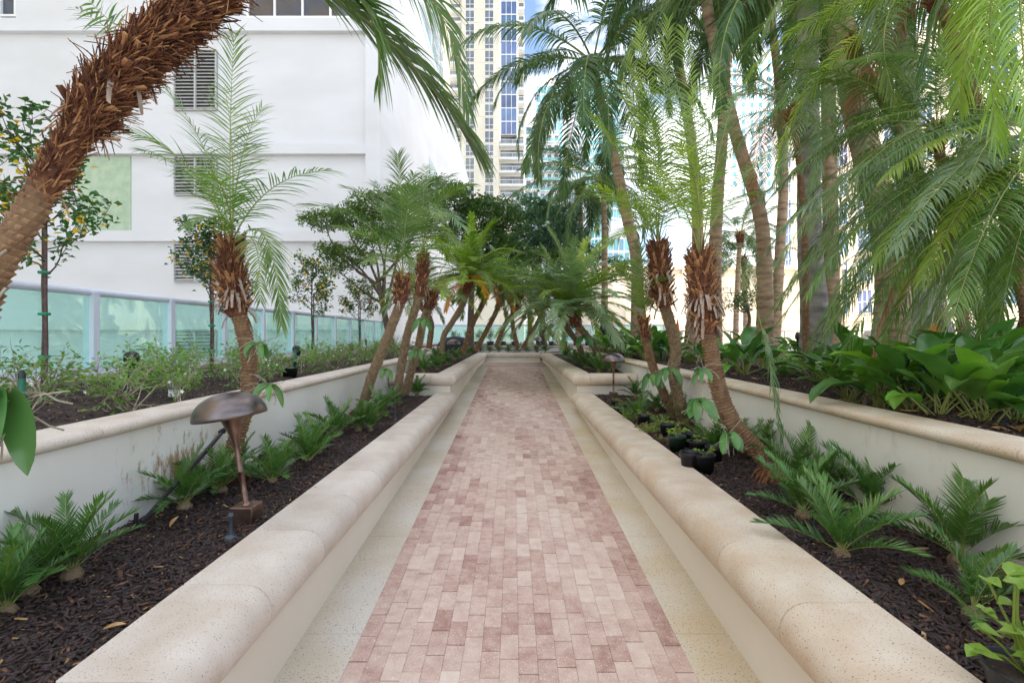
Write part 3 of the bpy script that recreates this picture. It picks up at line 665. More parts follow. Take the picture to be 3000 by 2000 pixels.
def frond(mb, pts, side, ll, lw, n, rg, start=.16, droop=.5, lift=.3, a0=68, a1=24, rr=.007, segs=4, sidefix=None, tw=.35, gap=0):
    m = len(pts) - 1; rad = [rr*(1 - .82*i/m) for i in range(m+1)]
    mb.tube(pts, rad, 4, 1, False)
    cum = [0]
    for i in range(m): cum.append(cum[-1] + (pts[i+1]-pts[i]).length)
    LT = cum[-1]; j = 0
    for k in range(n):
        t = start + (1-start)*k/(n-1); s = t*LT
        while j < m-1 and cum[j+1] < s: j += 1
        f = (s-cum[j])/max(1e-6, cum[j+1]-cum[j]); p = pts[j].lerp(pts[j+1], f); T = (pts[j+1]-pts[j]).normalized()
        sv = (side - T*side.dot(T)).normalized(); N = T.cross(sv)
        u = (t-start)/(1-start)
        Lk = ll * (.45 + .55*math.sin(PI*min(1, u*1.15+.12))**.8 if u < .76 else .45+.55*(1-u)/.24*.74) * rg.uniform(.88, 1.08)
        al = R(a0 + (a1-a0)*u**1.3) + rg.gauss(0, .06); be = lift + rg.gauss(0, .1)
        for sg in (-1, 1):
            if gap and rg.random() < gap: continue
            a2 = al + rg.gauss(0, .05)
            d = (T*math.cos(a2) + (sv*sg*math.cos(be) + N*math.sin(be))*math.sin(a2)).normalized()
            wv = (T - d*T.dot(d)); wv = wv.normalized() if wv.length > 1e-3 else sv.copy()
            ph = rg.gauss(0, tw); nn = d.cross(wv); wv = wv*math.cos(ph) + nn*math.sin(ph)
            q = p + d*.002; vs = []; dr = droop*rg.uniform(.7, 1.3); dd = d.copy()
            for i in range(segs+1):
                x = i/segs; w = lw*.5*(.55+.45*x/.25 if x < .25 else (1 - ((x-.25)/.75)**1.7))
                w = max(w, lw*.03)
                vs += [q - wv*w, q + wv*w]
                dd = (dd + Vector((0,0,-1))*dr*(x+.25)/segs*1.6).normalized(); q = q + dd*(Lk/segs)
            mb.add(vs, [(2*i, 2*i+1, 2*i+3, 2*i+2) for i in range(segs)], 0)
_fl = {}
KIND = {
 'far': (1.4, .25, .018, 62, .4, .12, .009),   # length, leaflet length, width, pairs, droop, lift, rachis
 'pyg': (1.3, .23, .0115, 58, .55, .22, .006),
 'long': (1.7, .27, .0115, 66, .9, .15, .008),
 'coco': (3.7, .66, .032, 84, 1.3, .05, .028),
 'royal': (2.6, .5, .03, 60, .8, .5, .02)}
def lib(kind, cls, colr, var):
    key = (kind, cls, colr, var)
    if key not in _fl:
        rg = random.Random(str(key)); Ln, ll, lw, n, dr, lf, rr = KIND[kind]; e0 = cls
        bend = {'far': 66, 'pyg': 62, 'long': 85, 'coco': 78, 'royal': 70}[kind] * rg.uniform(.8, 1.15) * (1.0 if e0 < 70 else .55)
        mb = MB(); frond(mb, arc(e0, bend, Ln, yaw=rg.uniform(-.2, .2)), Vector((0,1,0)), ll, lw, n, rg, droop=dr, lift=lf, rr=rr, start=.1 if kind != 'coco' else .2, gap=.02)
        _fl[key] = mb.mesh('frond', [M[colr], M['rachis'] if colr != 'pygd' else M['pygd']])
    return _fl[key]
def palm_trunk(pts, r0, r1, scar=True, per=10, amp=.30, rows=.026, n=22, m='trunk', ringed=False, taper=None, near=True):
    if near: n = 33
    r0 *= .93; r1 *= .93
    q = smooth(pts, per if near else 5); L_ = [0]
    for i in range(len(q)-1): L_.append(L_[-1] + (q[i+1]-q[i]).length)
    T = L_[-1]; st = rows/5 if near else rows/1.6; cnt = max(8, min(420, int(T/st))); pp = []; j = 0
    for i in range(cnt+1):
        s = T*i/cnt
        while j < len(q)-2 and L_[j+1] < s: j += 1
        pp.append(q[j].lerp(q[j+1], (s-L_[j])/max(1e-6, L_[j+1]-L_[j])))
    rad = [(taper(i/cnt) if taper else 1) * (r0 + (r1-r0)*i/cnt) for i in range(cnt+1)]
    rg = random.Random(int(T*1e4)); jit = [rg.uniform(.25, 1.4) for _ in range(997)]
    def mod(i, k):
        s = T*i/cnt/rows; row = int(s); v = s - row
        if ringed: return 1 + (.035*jit[row % 997] if v < .18 else 0) + .015*math.sin(k*1.3+row)
        u = k/n*(11 if near else 8) + .5*(row % 2) + .13*row; uu = abs(u - math.floor(u) - .5)*2
        return 1 + amp*jit[(row*13+int(u)*7) % 997]*(v**1.3)*(1-uu**1.6) - .03
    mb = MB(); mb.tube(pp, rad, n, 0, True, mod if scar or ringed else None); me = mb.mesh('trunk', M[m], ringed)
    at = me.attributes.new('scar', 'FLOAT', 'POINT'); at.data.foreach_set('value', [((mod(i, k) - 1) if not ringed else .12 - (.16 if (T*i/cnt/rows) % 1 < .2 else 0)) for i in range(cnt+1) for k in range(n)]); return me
def strip(mb, p, d, L_, w0, w1, th, rg, mi=0, curl=0, side=None, n=4):
    s = d.cross(Vector((rg.uniform(-.3,.3), rg.uniform(-.3,.3), 1))).normalized() if side is None else side
    q = p.copy(); dd = d.copy(); vs = []
    for i in range(n+1):
        w = w0 + (w1-w0)*i/n; nn = s.cross(dd).normalized(); vs += [q-s*w-nn*th, q+s*w-nn*th, q+s*w*.7+nn*th, q-s*w*.7+nn*th]
        dd = (dd + Vector((0,0,-1))*curl/n + Vector((rg.gauss(0,.03), rg.gauss(0,.03), 0))).normalized(); q = q + dd*L_/n
    fs = [(4*i+k, 4*i+(k+1)%4, 4*i+4+(k+1)%4, 4*i+4+k) for i in range(n) for k in range(4)] + [(0,3,2,1), (4*n,4*n+1,4*n+2,4*n+3)]
    mb.add(vs, fs, mi)
def head(pts, r, rt, rg, nb=90, nf=260, skirt=0, sc=1.0, matted=.45):
    """fibrous crown head: swollen core, cut leaf bases, fibre, optional skirt of grey stubs"""
    q = smooth(pts, 6); n = len(q)-1; mb = MB()
    mb.tube(q, [rt + (r*.78-rt)*math.sin(PI*min(1, .1+.8*i/n))**.7 if i < n else rt*.8 for i in range(n+1)], 14, 0, True, lambda i, k: 1+.1*math.sin(i*2.1+k*1.7)+rg.uniform(-.09,.09))
    def at(t):
        x = t*n; i = min(n-1, int(x)); return q[i].lerp(q[i+1], x-i), (q[i+1]-q[i]).normalized()
    for k in range(nb):
        t = rg.random()**.8; p, T = at(t); a = k*2.399; o = (T.orthogonal().normalized()); o = Matrix.Rotation(a, 3, T) @ o
        rr = (rt + (r*.8-rt)*math.sin(PI*(.1+.8*t)))*.85; L_ = rg.uniform(.06,.11)*sc; upw = .5+1.1*t
        strip(mb, p+o*rr, (o*.8+T*upw).normalized(), L_, .016*sc, .010*sc, .005*sc, rg, 1 if rg.random() < .45 else 0, 0, T.cross(o), 2)
    for k in range(nf):
        t = rg.random(); p, T = at(t); a = rg.uniform(0, 2*PI); o = Matrix.Rotation(a, 3, T) @ T.orthogonal().normalized()
        rr = (rt + (r*.8-rt)*math.sin(PI*(.1+.8*t)))*rg.uniform(.85,1.02)
        if rg.random() < matted:
            d = (T*rg.uniform(.7,1.2) + o*rg.uniform(.02,.3) + T.cross(o)*rg.gauss(0,.35)).normalized(); strip(mb, p+o*rr, d, rg.uniform(.06,.17)*sc, rg.uniform(.003,.011)*sc, .002*sc, .0012, rg, rg.choice((0,0,0,1)), rg.uniform(0,.5), T.cross(o), 4); continue
        d = (o*rg.uniform(.15,.75)+T*rg.choice((1,1,1,-.6))*rg.uniform(.5,1.2)+Vector((rg.gauss(0,.25),rg.gauss(0,.25),0))).normalized()
        strip(mb, p+o*rr, d, rg.uniform(.05,.15)*sc, .004*sc, .001, .0008, rg, rg.choice((0,0,1)), rg.uniform(0,1.2), None, 3)
    for k in range(skirt):
        t = rg.uniform(.0,.5); p, T = at(t); a = k*2.399+rg.uniform(-.3,.3); o = Matrix.Rotation(a, 3, T) @ T.orthogonal().normalized()
        rr = (rt + (r*.8-rt)*math.sin(PI*(.1+.8*t)))*.95
        strip(mb, p+o*rr, (o*.9+Vector((0,0,-.5))).normalized(), rg.uniform(.1,.19)*sc, .013*sc, .008*sc, .002, rg, 2, 1.6, T.cross(o), 5)
    return mb.mesh('leaf_bases', [M['fiber'], M['fiber2'], M['dead']])
def roots(p, r, rg, n=70, h=.13):
    mb = MB()
    for k in range(n):
        a = rg.uniform(0, 2*PI); o = Vector((math.cos(a), math.sin(a), 0)); z = rg.uniform(.02, h)
        s = p + o*r*.85 + UP*z; e = p + o*(r+h*rg.uniform(.4,1.0)) + UP*-.02
        mb.tube([s, (s+e)/2 + o*.02 + UP*.015, e], [.005,.006,.004], 4, 0, False)
    mb.lathe([(r*1.5,-.03),(r*1.35,h*.4),(r,h*.8),(r*.6,h)], 12, 0, Matrix.Translation(p)); return mb.mesh('root_mass', M['rootb'])
GROW = {'n': 0}
def palm(label, tr, r0, r1, hd=None, fr=(), crown=None, kind='pyg', m='trunk', seed=0, cat='palm', name='pygmy_date_palm', group=None, near=True,
         ll=.26, lw=.013, cols=('pyg',), rootm=False, skirt=0, nb=90, nf=260, ringed=False, taper=None, rows=.026, droop=.6, npair=58, lift=.2, hs=1.0, tn=22, dead=0, matted=False):
    """tr: trunk points; hd: (points of the head, radius); fr: fronds given as (control, tip); crown: (n, length scale, e-range, bend)"""
    rg = random.Random(seed*31+5); tr = [Vector(p) for p in tr]; base = tr[0].copy(); t = thing(name, base, label, cat, group)
    link('trunk', palm_trunk([p-base for p in tr], r0, r1, not ringed, n=tn, m=m, ringed=ringed, taper=taper, rows=rows, near=near), t)
    top = tr[-1] - base
    if hd:
        hp = [Vector(p)-base for p in hd[0]]; link('leaf_bases', head(hp, hd[1], r1, rg, nb, nf, skirt, hs, .8 if matted else .45), t); top = hp[-1]
    if rootm: link('root_mass', roots(Vector((0,0,.0)), r0*1.05, rg), t)
    for i, f in enumerate(fr):
        c, e = Vector(f[0])-base, Vector(f[1])-base; o = f[2] if len(f) > 2 else {}
        st = Vector(o['root'])-base if 'root' in o else top + Vector((rg.gauss(0,.012), rg.gauss(0,.012), -.02))
        pts = bez(st, c, e); h = Vector((e.x-st.x, e.y-st.y, 0))
        side = Vector((-h.y, h.x, 0)).normalized() if h.length > .35 and 'side' not in o else Vector(o.get('side', (1,.15,0)))
        if side.x < 0 and h.length <= .35: side = -side
        T0 = (pts[1]-pts[0]).normalized(); mb = MB()
        N = T0.cross(side); 
        if N.z < -.2: side = -side
        frond(mb, pts, side, o.get('ll', ll), o.get('lw', lw), o.get('n', npair), rg, start=o.get('start', .2), droop=o.get('droop', droop), lift=o.get('lift', lift), rr=o.get('rr', .007), segs=5, a0=o.get('a0', 62), a1=o.get('a1', 22), gap=.02)
        cl = o.get('col', rg.choice(cols)); link('frond', mb.mesh('frond', [M[cl], M['rachis'] if cl != 'pygd' else M['pygd']]), t)
    if crown:
        n, sc, (ea, eb), extra = crown
        for i in range(n):
            u = (i+.5)/n; e = ea + (eb-ea)*u**.9; az = i*2.39996 + rg.uniform(-.25,.25)
            cls = min((82,66,50,34,18,2,-14,-30), key=lambda c_: abs(c_-e))
            cl = rg.choice(cols)
            if u > .85 and rg.random() < dead: cl = rg.choice(('pygy','pygy','pygd'))
            o = link('frond', lib(kind, cls, cl, rg.randrange(2)), t, top + Vector((math.cos(az),math.sin(az),0))*r1*.4, (rg.gauss(0,.08), rg.gauss(0,.06), az), sc*rg.uniform(.86,1.08))
            if extra == 'left' and math.cos(az) > .4 and rg.random() < .0: o.scale *= .8
    return t
def DD(Y, *pts): return [D(x, y, Y if not hasattr(Y, '__len__') else Y[0] + (Y[1]-Y[0])*i/(len(pts)-1)) for i, (x, y) in enumerate(pts)]

# --- P1: leaning trunk across the upper left corner
Yp = 1.5
bs = Vector((-1.86, 1.35, .66))
palm('big leaning palm trunk crossing the top left corner, shaggy brown head above', [bs, Vector((-1.78,1.38,1.1)), D(-90,860,1.42), D(-25,650,1.45), D(60,500,1.48), D(140,360,1.5), D(205,265,1.5), D(262,190,1.5)], .043, .041,
     (DD(1.5, (176,302),(218,245),(275,175),(350,100),(435,30),(525,-55)), .058), m='trunkd', seed=1, rows=.024, nb=80, nf=3400, skirt=6, hs=.72, matted=True, tn=32,
     fr=[(D(760,-150,1.6), D(1098,345,1.75), dict(ll=.30, lw=.012, droop=.7, a0=34, a1=16, n=84, col='pygb', rr=.009, root=D(520,-40,1.5))),
         (D(900,-120,1.5), D(868,180,1.5), dict(ll=.24, lw=.010, droop=1.0, a0=40, n=60, col='pyg', root=D(520,-60,1.5))),
         (D(1000,-260,1.9), D(1075,250,2.1), dict(ll=.26, lw=.010, droop=.9, a0=30, n=56, col='pygb', root=D(520,-60,1.5))),
         (D(1000,-420,1.6), D(1330,-30,1.9), dict(ll=.26, lw=.013, droop=1.3, n=50, col='pygb', root=D(520,-60,1.5))),
         (D(600,-380,1.9), D(1050,-260,2.3), dict(ll=.3, col='pyg', root=D(520,-80,1.5))),
         (D(300,-260,1.5), D(20,-220,1.7), dict(ll=.28, col='pyg', root=D(500,-60,1.5))),
         (D(400,-400,1.3), D(300,-600,1.1), dict(ll=.28, col='pyg', root=D(500,-60,1.5))),
         (D(240,60,1.52), D(180,22,1.56), dict(ll=.09, lw=.007, n=9, col='pygb', root=D(300,100,1.5), rr=.003, start=.3)),
         (D(240,50,1.5), D(196,-10,1.5), dict(ll=.09, lw=.007, n=9, col='pyg', root=D(310,80,1.5), rr=.003, start=.3))])
# climbing_root: pale roots winding over the big trunk
p1 = [o for o in COL.objects if o.name == 'pygmy_date_palm'][0]; link('trunk_fibre', head([p_ - p1.location for p_ in DD(1.49, (90,452),(140,362),(182,296),(222,240))], .044, .036, random.Random(3), 50, 480, 2, .45, .85), p1); q_ = smooth([Vector((-1.78,1.38,1.1)), D(-90,860,1.42), D(-25,650,1.45), D(60,500,1.48), D(140,360,1.5)], 8); rg = random.Random(4)
for k in range(6):
    i0 = rg.randint(4, 16); i1 = i0 + rg.randint(8, 14); a = rg.uniform(3.6, 5.6); pts = []
    for i in range(i0, min(i1, len(q_)-1)):
        T = (q_[i+1]-q_[i]).normalized(); a += rg.gauss(.12*(1 if k % 2 else -1), .12); n_ = T.cross(Vector((0,-1,0))).normalized(); f_ = n_.cross(T).normalized()
        pts.append(q_[i] - p1.location + (n_*math.cos(a) + f_*abs(math.sin(a))*(1 if f_.y < 0 else -1))*.056)
    if len(pts) > 3:
        mb = MB(); mb.tube(smooth(pts, 3), .0045, 5, 0, False); link('climbing_root', mb.mesh('climbing_root', M['root'], True), p1)
# --- P2
Y = 3.88
palm('slender palm with a dark shaggy head and open upright fronds, behind the big mushroom lamp', DD(Y, (522,1092),(545,1000),(566,930),(573,860),(568,800),(552,735),(540,690)), .064, .056,
     (DD(Y, (548,725),(536,670),(530,625),(531,580),(532,562)), .115), m='trunkd', seed=2, rootm=True, skirt=30, ll=.33, lw=.0105, npair=34, nb=120, nf=420, droop=.62, lift=.12,
     fr=[(D(522,360,Y), D(537,88,Y-.1), dict(n=42)), (D(505,350,Y+.2), D(372,190,Y), {}), (D(470,330,Y-.3), D(238,286,Y-.5), {}), (D(480,380,Y+.3), D(330,345,Y+.6), {}),
         (D(600,390,Y), D(765,392,Y-.3), {}), (D(628,430,Y-.2), D(646,745,Y-.35), dict(ll=.26, n=60, a0=40)),
         (D(600,480,Y-.3), D(598,690,Y-.5), dict(ll=.2)), (D(540,340,Y+.3), D(600,250,Y+.5), {}), (D(500,460,Y-.2), D(430,520,Y-.5), dict(ll=.2)),
         (D(545,330,Y+.1), D(515,200,Y+.7), {}), (D(530,420,Y-.2), D(470,390,Y-.7), {})])
# --- P3, P4, P5: cluster on the left
palm('leaning thorny palm trunk on the left, the front one of a cluster of three', DD(7.1, (828,955),(852,870),(880,800),(905,735),(922,690)), .076, .07,
     (DD(7.1, (916,700),(922,675),(923,655),(925,634)), .13), seed=3, m='trunk', skirt=14, nb=80, nf=200, ll=.4, lw=.015, droop=.55, npair=46, rootm=True,
     fr=[(D(925,500,7.1), D(914,358,7), dict(n=60)), (D(900,470,7.3), D(798,432,7), {}), (D(860,470,7), D(700,470,6.6), {}), (D(950,480,7.2), D(968,420,7.6), {}), (D(880,540,6.9), D(780,520,6.3), {}), (D(930,520,7), D(860,420,7.8), {}), (D(945,560,7), D(1010,560,6.4), {}), (D(905,560,7), D(850,600,6.2), {}), (D(930,470,7.1), D(950,400,6.3), {})])
palm('taller thorny palm of the left cluster, its brown head above the others', DD(8.4, (908,915),(922,840),(934,775),(952,715),(966,670)), .076, .072,
     (DD(8.4, (964,680),(969,640),(971,605),(972,580)), .13), seed=4, nb=80, nf=200, skirt=12, ll=.42, lw=.016, cols=('pyg','pygl','pygb'), npair=50,
     fr=[(D(975,440,8.4), D(1088,425,8), {}), (D(990,430,8.2), D(1060,520,7.4), {}), (D(975,430,8.6), D(1040,400,9.4), {}), (D(970,450,8.4), D(905,420,9.2), {}), (D(985,480,8), D(1050,560,7.2), {}), (D(980,440,8), D(1010,500,7), {}), (D(970,420,8.6), D(980,380,9.6), {}), (D(950,470,8.4), D(880,480,8.8), {}), (D(990,500,8.6), D(1030,590,9), {})])
palm('shortest palm of the left cluster, its pale trunk bending to the right', DD(8.9, (930,905),(945,850),(962,790),(972,740),(986,700)), .08, .07,
     (DD(8.9, (984,710),(990,690),(994,670)), .13), seed=5, nb=50, nf=120, crown=(14, .8, (80, 0), None), cols=('pyg','pygl'))
# --- far left planter
palm('bright yellow-green palm with a full round crown in the raised far left planter', DD(12.6, (1014,812),(1020,770),(1040,738),(1066,692),(1075,655)), .075, .08, (DD(12.6, (1070,675),(1076,650),(1077,635)), .15), seed=6, nb=40, nf=100,
     kind='far', crown=(50, 1.12, (88, -12), None), cols=('pygl','pygl','pygl','pyg'), dead=.5)
for i, (pts, yy, sc, lb) in enumerate([
    (((1062,812),(1085,745),(1112,690),(1118,655)), 14.2, 1.05, 'dark palm with two-tone trunk just right of the bright yellow-green palm'),
    (((1092,806),(1125,745),(1150,690),(1152,650)), 15.2, 1.0, 'dark palm leaning right in the far left planter, second right of the bright one'),
    (((1190,800),(1178,750),(1176,700),(1166,655)), 17.5, 1.05, 'slim palm with near-vertical dark trunk at the end of the far left planter'),
    (((1200,800),(1232,745),(1250,700),(1246,670)), 18.2, 1.0, 'slim palm leaning right at the far end of the path'),
    (((985,800),(990,740),(965,700),(955,672)), 13.2, 1.0, 'dark palm hidden behind the left cluster of three'),
    (((1140,795),(1160,745),(1188,705),(1196,672)), 16.4, .9, 'thin palm leaning right between the two slim far palms'),
    (((1300,800),(1262,760),(1235,715),(1226,672)), 17, 1.1, 'palm leaning left over the far right planter'),
    ]):
    palm(lb, DD(yy, *pts), .085, .075, (DD(yy, pts[-2], pts[-1]), .13), seed=20+i, nb=24, nf=60, near=False, tn=12, rows=.05, kind='far', crown=(26, sc*.95, (82, -12), None), cols=('pyg','pygb','pygb'), dead=.25, m='trunkd')
# --- far right planter
palm('full blue-green palm with a wide round crown in the raised far right planter', DD(11.8, (1385,845),(1364,795),(1340,762),(1322,742)), .085, .085, (DD(11.8, (1326,750),(1318,728),(1315,705)), .2), seed=30, nb=60, nf=160, skirt=10,
     kind='far', crown=(56, 1.42, (88, -12), None), cols=('pygs','pygl','pygs'), dead=.15)
palm('palm with a narrow brown head beside the wide blue-green palm', DD(12.8, (1345,845),(1330,795),(1302,750),(1286,712)), .08, .075, (DD(12.8, (1290,725),(1283,700),(1280,680)), .13), seed=31, nb=40, nf=100,
     kind='far', crown=(28, 1.1, (84, -15), None), cols=('pygb','pyg'), dead=.3)
# --- R2, R3, R4 on the right
Y = 3.95
palm('leaning palm on the right whose thick shaggy head wears a skirt of grey stubs', DD((3.9,4.1), (1782,1100),(1762,1062),(1718,1012),(1682,968),(1658,915),(1642,855),(1632,800),(1622,755)), .072, .066,
     (DD(4.1, (1622,765),(1616,710),(1611,660),(1608,615),(1608,585)), .125), m='trunkd', seed=7, rootm=True, skirt=60, nb=170, nf=600, ll=.27, lw=.010, npair=50, cols=('pyg','pygl','pyg'), droop=.6, lift=.15,
     fr=[(D(1612,330,Y), D(1572,70,4.2), {}), (D(1640,360,Y), D(1690,215,4.3), {}), (D(1600,360,4.3), D(1520,150,4.9), {}), (D(1625,350,4.2), D(1640,130,4.9), {}), (D(1735,520,3.9), D(1795,1010,3.6), dict(ll=.17, lw=.011, n=50, start=.5, a0=40, droop=.8, col='pygb')),
         (D(1580,420,4.2), D(1440,330,4.7), {}), (D(1660,420,4.3), D(1790,330,4.9), {}), (D(1610,400,3.8), D(1560,330,3.2), dict(col='pygl')), (D(1640,450,4.4), D(1740,440,5.1), {}), (D(1600,420,4.3), D(1490,430,5.1), {}), (D(1600,300,4.0), D(1555,200,4.4), {})])
Y = 6.4
palm('slender palm right of the small mushroom lamp, shaggy brown head and tall upright fronds', DD((6.5,6.3), (1572,985),(1562,930),(1548,860),(1552,800),(1538,740),(1524,695)), .078, .074,
     (DD(6.3, (1527,705),(1518,660),(1515,620),(1514,585),(1512,565)), .15), m='trunk', seed=8, skirt=30, nb=140, nf=420, ll=.40, lw=.015, npair=52, cols=('pygl','pyg','pyg'), droop=.5, lift=.25, hs=1.4, rootm=True,
     fr=[(D(1515,330,Y), D(1468,60,6.6), dict(col='pygl')), (D(1520,300,Y), D(1535,50,6.4), dict(col='pygl')), (D(1480,400,6.2), D(1360,270,6.4), {}), (D(1460,420,6.5), D(1285,375,6.8), {}), (D(1540,380,6.6), D(1600,200,7.2), {}), (D(1500,380,6.8), D(1430,190,7.6), {}),
         (D(1480,460,6), D(1360,430,5.4), {}), (D(1530,420,6), D(1590,420,5.2), {}), (D(1500,330,6.2), D(1490,230,5.4), {}), (D(1480,440,6.8), D(1330,450,7.8), {}), (D(1550,430,6.6), D(1660,400,7.4), {}), (D(1500,480,6.2), D(1400,560,5.6), {}), (D(1495,300,6.5), D(1440,120,6.9), {})])
palm('short young palm with a slim reddish head between the lamp and the taller palm', DD(6.7, (1560,985),(1535,925),(1510,870),(1493,820),(1482,775)), .062, .058,
     (DD(6.7, (1485,785),(1480,755),(1479,735)), .065), m='trunkd', seed=9, nb=40, nf=120, ll=.3, lw=.012, npair=44,
     fr=[(D(1478,660,6.7), D(1468,565,6.7), {}), (D(1490,650,6.8), D(1512,570,7), {}), (D(1470,670,6.6), D(1425,610,6.4), {}), (D(1480,660,7), D(1450,600,7.4), {}), (D(1488,680,6.5), D(1520,640,6.1), {})])
# --- masses on the right
for i, (cr, yy, base, sc, n, er, cols, lb, kd) in enumerate([
    ((2150,-40), 5.2, (2420,930), 1.4, 30, (75,-30), ('pyg','pygb','pygl'), 'dark weeping palm high up right of centre, fronds hanging from above the picture', 'long'),
    ((2255,600), 6.6, (2285,850), 1.1, 26, (70,-35), ('pyg','pygb','pygb'), 'palm with a dark scaly upright trunk near the right edge', 'long'),
    ((2370,520), 6.0, (2335,860), 1.1, 22, (60,-35), ('pyg','pygb'), 'palm with a reddish trunk at the right edge', 'long'),
    ((1820,250), 8.6, (1860,810), 1.25, 24, (75,-30), ('pygb','pyg'), 'tall feathery palm between the ringed coconut trunks', 'long'),
    ]):
    top = D(cr[0], cr[1], yy); bs = G(base[0]*K, base[1]*K, ZS) if base[1] < 1100 and False else Vector(((base[0]*K-CX)*yy/F, yy+.1, ZS-.02))
    mid = (top+bs)/2 + Vector((.1,0,0))
    palm(lb, [bs, (bs+mid)/2, mid, (mid+top)/2 + Vector((.03,0,0)), top - UP*.1], .06, .055, ([top-UP*.3, top-UP*.12, top], .11), seed=40+i, nb=60, nf=150, near=yy < 7, tn=16, crown=(n, sc, er, None), cols=cols, kind=kd, dead=.25, m='trunkd')
def sweep_palm(label, root, Y, base, fr, seed, ll=.30, lw=.0115, n=74, r=.06, cols=('pygk','pyg','pygk','pygb'), extra=1, **kw):
    top = D(root[0], root[1], Y); bs = Vector(((base*K-CX)*Y/F, Y+.1, ZS-.02)); mid = (top+bs)/2 + Vector((.08,0,0)); rg = random.Random(seed); L_ = []
    for f in fr:
        c, e = f[0], f[1]; dy = f[2] if len(f) > 2 else rg.uniform(-.6,.5)
        L_.append((D(c[0], c[1], Y+dy*.4), D(e[0], e[1], Y+dy), dict(col=f[3]) if len(f) > 3 else {}))
        for q in range(extra):
            dx, dz, d2 = rg.uniform(-55,55), rg.uniform(-50,50), dy + rg.uniform(-.7,.7); L_.append((D(c[0]+dx*.6, c[1]+dz*.6, Y+d2*.4), D(e[0]+dx, e[1]+dz, Y+d2), {}))
    return palm(label, [bs, (bs+mid)/2, mid, (mid+top)/2, top-UP*.1], r, r*.9, ([top-UP*.3, top-UP*.12, top], .11), seed=seed, nb=60, nf=150, m='trunkd', fr=L_, ll=ll, lw=lw, npair=n, cols=cols, droop=1.0, lift=.1, **kw)
sweep_palm('big weeping palm whose fronds sweep in from the right edge above the big-leaved plants', (2430,300), 4.1, 2620, [
  ((2120,220),(1800,520)), ((2100,300),(1785,745)), ((2120,370),(1850,805)), ((2180,390),(1930,815)), ((2210,430),(2030,770)), ((2260,450),(2110,790)), ((2150,150),(1840,330),.5), ((2220,80),(1950,140),.6),
  ((2310,470),(2210,800)), ((2110,170),(1900,490),-.7), ((2060,400),(1900,720),-.5), ((2300,100),(2150,-60),.3), ((2200,300),(2010,600),-.8,'pygl'), ((2260,330),(2120,640),-.7,'pygl'), ((2290,370),(2200,690),-.6), ((2350,450),(2290,760),-.3),
  ((2240,230),(2040,400),-.9,'pygl'), ((2100,380),(1820,640),.2), ((2300,180),(2180,420),-.8,'pyg'), ((2160,480),(2060,700),.3,'pygy')], 81)
sweep_palm('weeping palm in front of the thick ringed trunk, some fronds yellowing', (2150,290), 5.6, 2240, [
  ((1970,230),(1790,430)), ((1950,300),(1745,600)), ((1980,360),(1800,690)), ((2010,380),(1875,650)), ((2060,400),(1955,680)), ((2110,420),(2060,660),-.4,'pygl'), ((2190,400),(2250,590)), ((2260,330),(2320,470)), ((2080,150),(1990,80)), ((2000,170),(1860,190)),
  ((2170,120),(2210,40)), ((2280,200),(2350,260)), ((1930,260),(1720,480),.6), ((2050,200),(1900,300),.8), ((2200,430),(2160,640),.3,'pygy'), ((2030,300),(1900,540),-.8)], 82, ll=.32)
sweep_palm('weeping palm higher up between the ringed trunks and the big weeping palm', (1960,90), 6.4, 2330, [
  ((1830,60),(1720,200)), ((1840,120),(1700,330)), ((1870,170),(1780,420)), ((1920,190),(1860,440)), ((1990,200),(1990,440)), ((2050,150),(2110,330)), ((2080,80),(2190,160)), ((1900,-20),(1800,-30)), ((1850,20),(1760,90),.9), ((2020,170),(2060,400),.6), ((1880,140),(1740,300),-.8), ((1950,-60),(1940,-160))], 83, ll=.36, cols=('pygb','pygk'), extra=0)
sweep_palm('close bright green palm whose big fronds hang into the top right corner', (2350,-190), 2.3, 2640, [
  ((2235,-120),(2290,330),-.1,'pygl'), ((2180,-170),(2110,190),.2,'pyg'), ((2320,-100),(2380,420),-.2,'pygl'), ((2150,-230),(2000,40),.4,'pyg'), ((2260,-160),(2200,240),.4,'pygl')], 84, ll=.26, lw=.0105, n=62, extra=0)
# dead hanging frond
tr_ = thing('dead_frond', D(2080,600,4.6), 'dry brown dead frond hanging down in front of the thick ringed trunk', 'dead frond')
mb = MB(); o0 = D(2080,600,4.6); frond(mb, bez(Vector((0,0,0)), D(2015,720,4.4)-o0, D(1970,990,4.2)-o0), Vector((1,.2,0)), .16, .01, 60, random.Random(3), droop=2.2, a0=30, a1=15); link('frond', mb.mesh('frond', [M['pygd'], M['pygd']]), tr_)

# --- coconut and royal palms
def coco(label, pts, yy, r0, r1, n, sc, er=(70,-30), cols=('cocol',), seed=0, m='coco', kind='coco', name='coconut_palm', taper=None, rows=.11, nohead=False):
    p = DD(yy, *pts) if not isinstance(pts[0], Vector) else pts
    p = [Vector((p[0].x, p[0].y, 1.0))] + p
    return palm(label, p, r0, r1, None if nohead else ([p[-1]-UP*.45, p[-1]-UP*.15, p[-1]+UP*.1], r1*2.2), seed=seed, m=m, ringed=True, near=False, tn=16, rows=rows, crown=(n, sc, er, None), kind=kind, cols=cols, name=name, nb=30, nf=60, taper=taper, hs=2.2)
sw = lambda t: 1 + .55*math.exp(-t*9)
coco('tall ringed coconut trunk curving up out of the top of the picture right of centre', ((1757,780),(1756,600),(1745,490),(1712,380),(1682,280),(1655,160),(1630,50),(1612,-80),(1600,-190)), 11, .17, .12, 18, 1.15, seed=60, taper=sw)
coco('coconut palm with a dark hanging crown against the sky beside the tan tower', ((1465,785),(1462,600),(1440,500),(1405,330),(1380,230),(1362,150)), 14, .2, .12, 26, 1.15, seed=61, taper=sw, er=(58,-48))
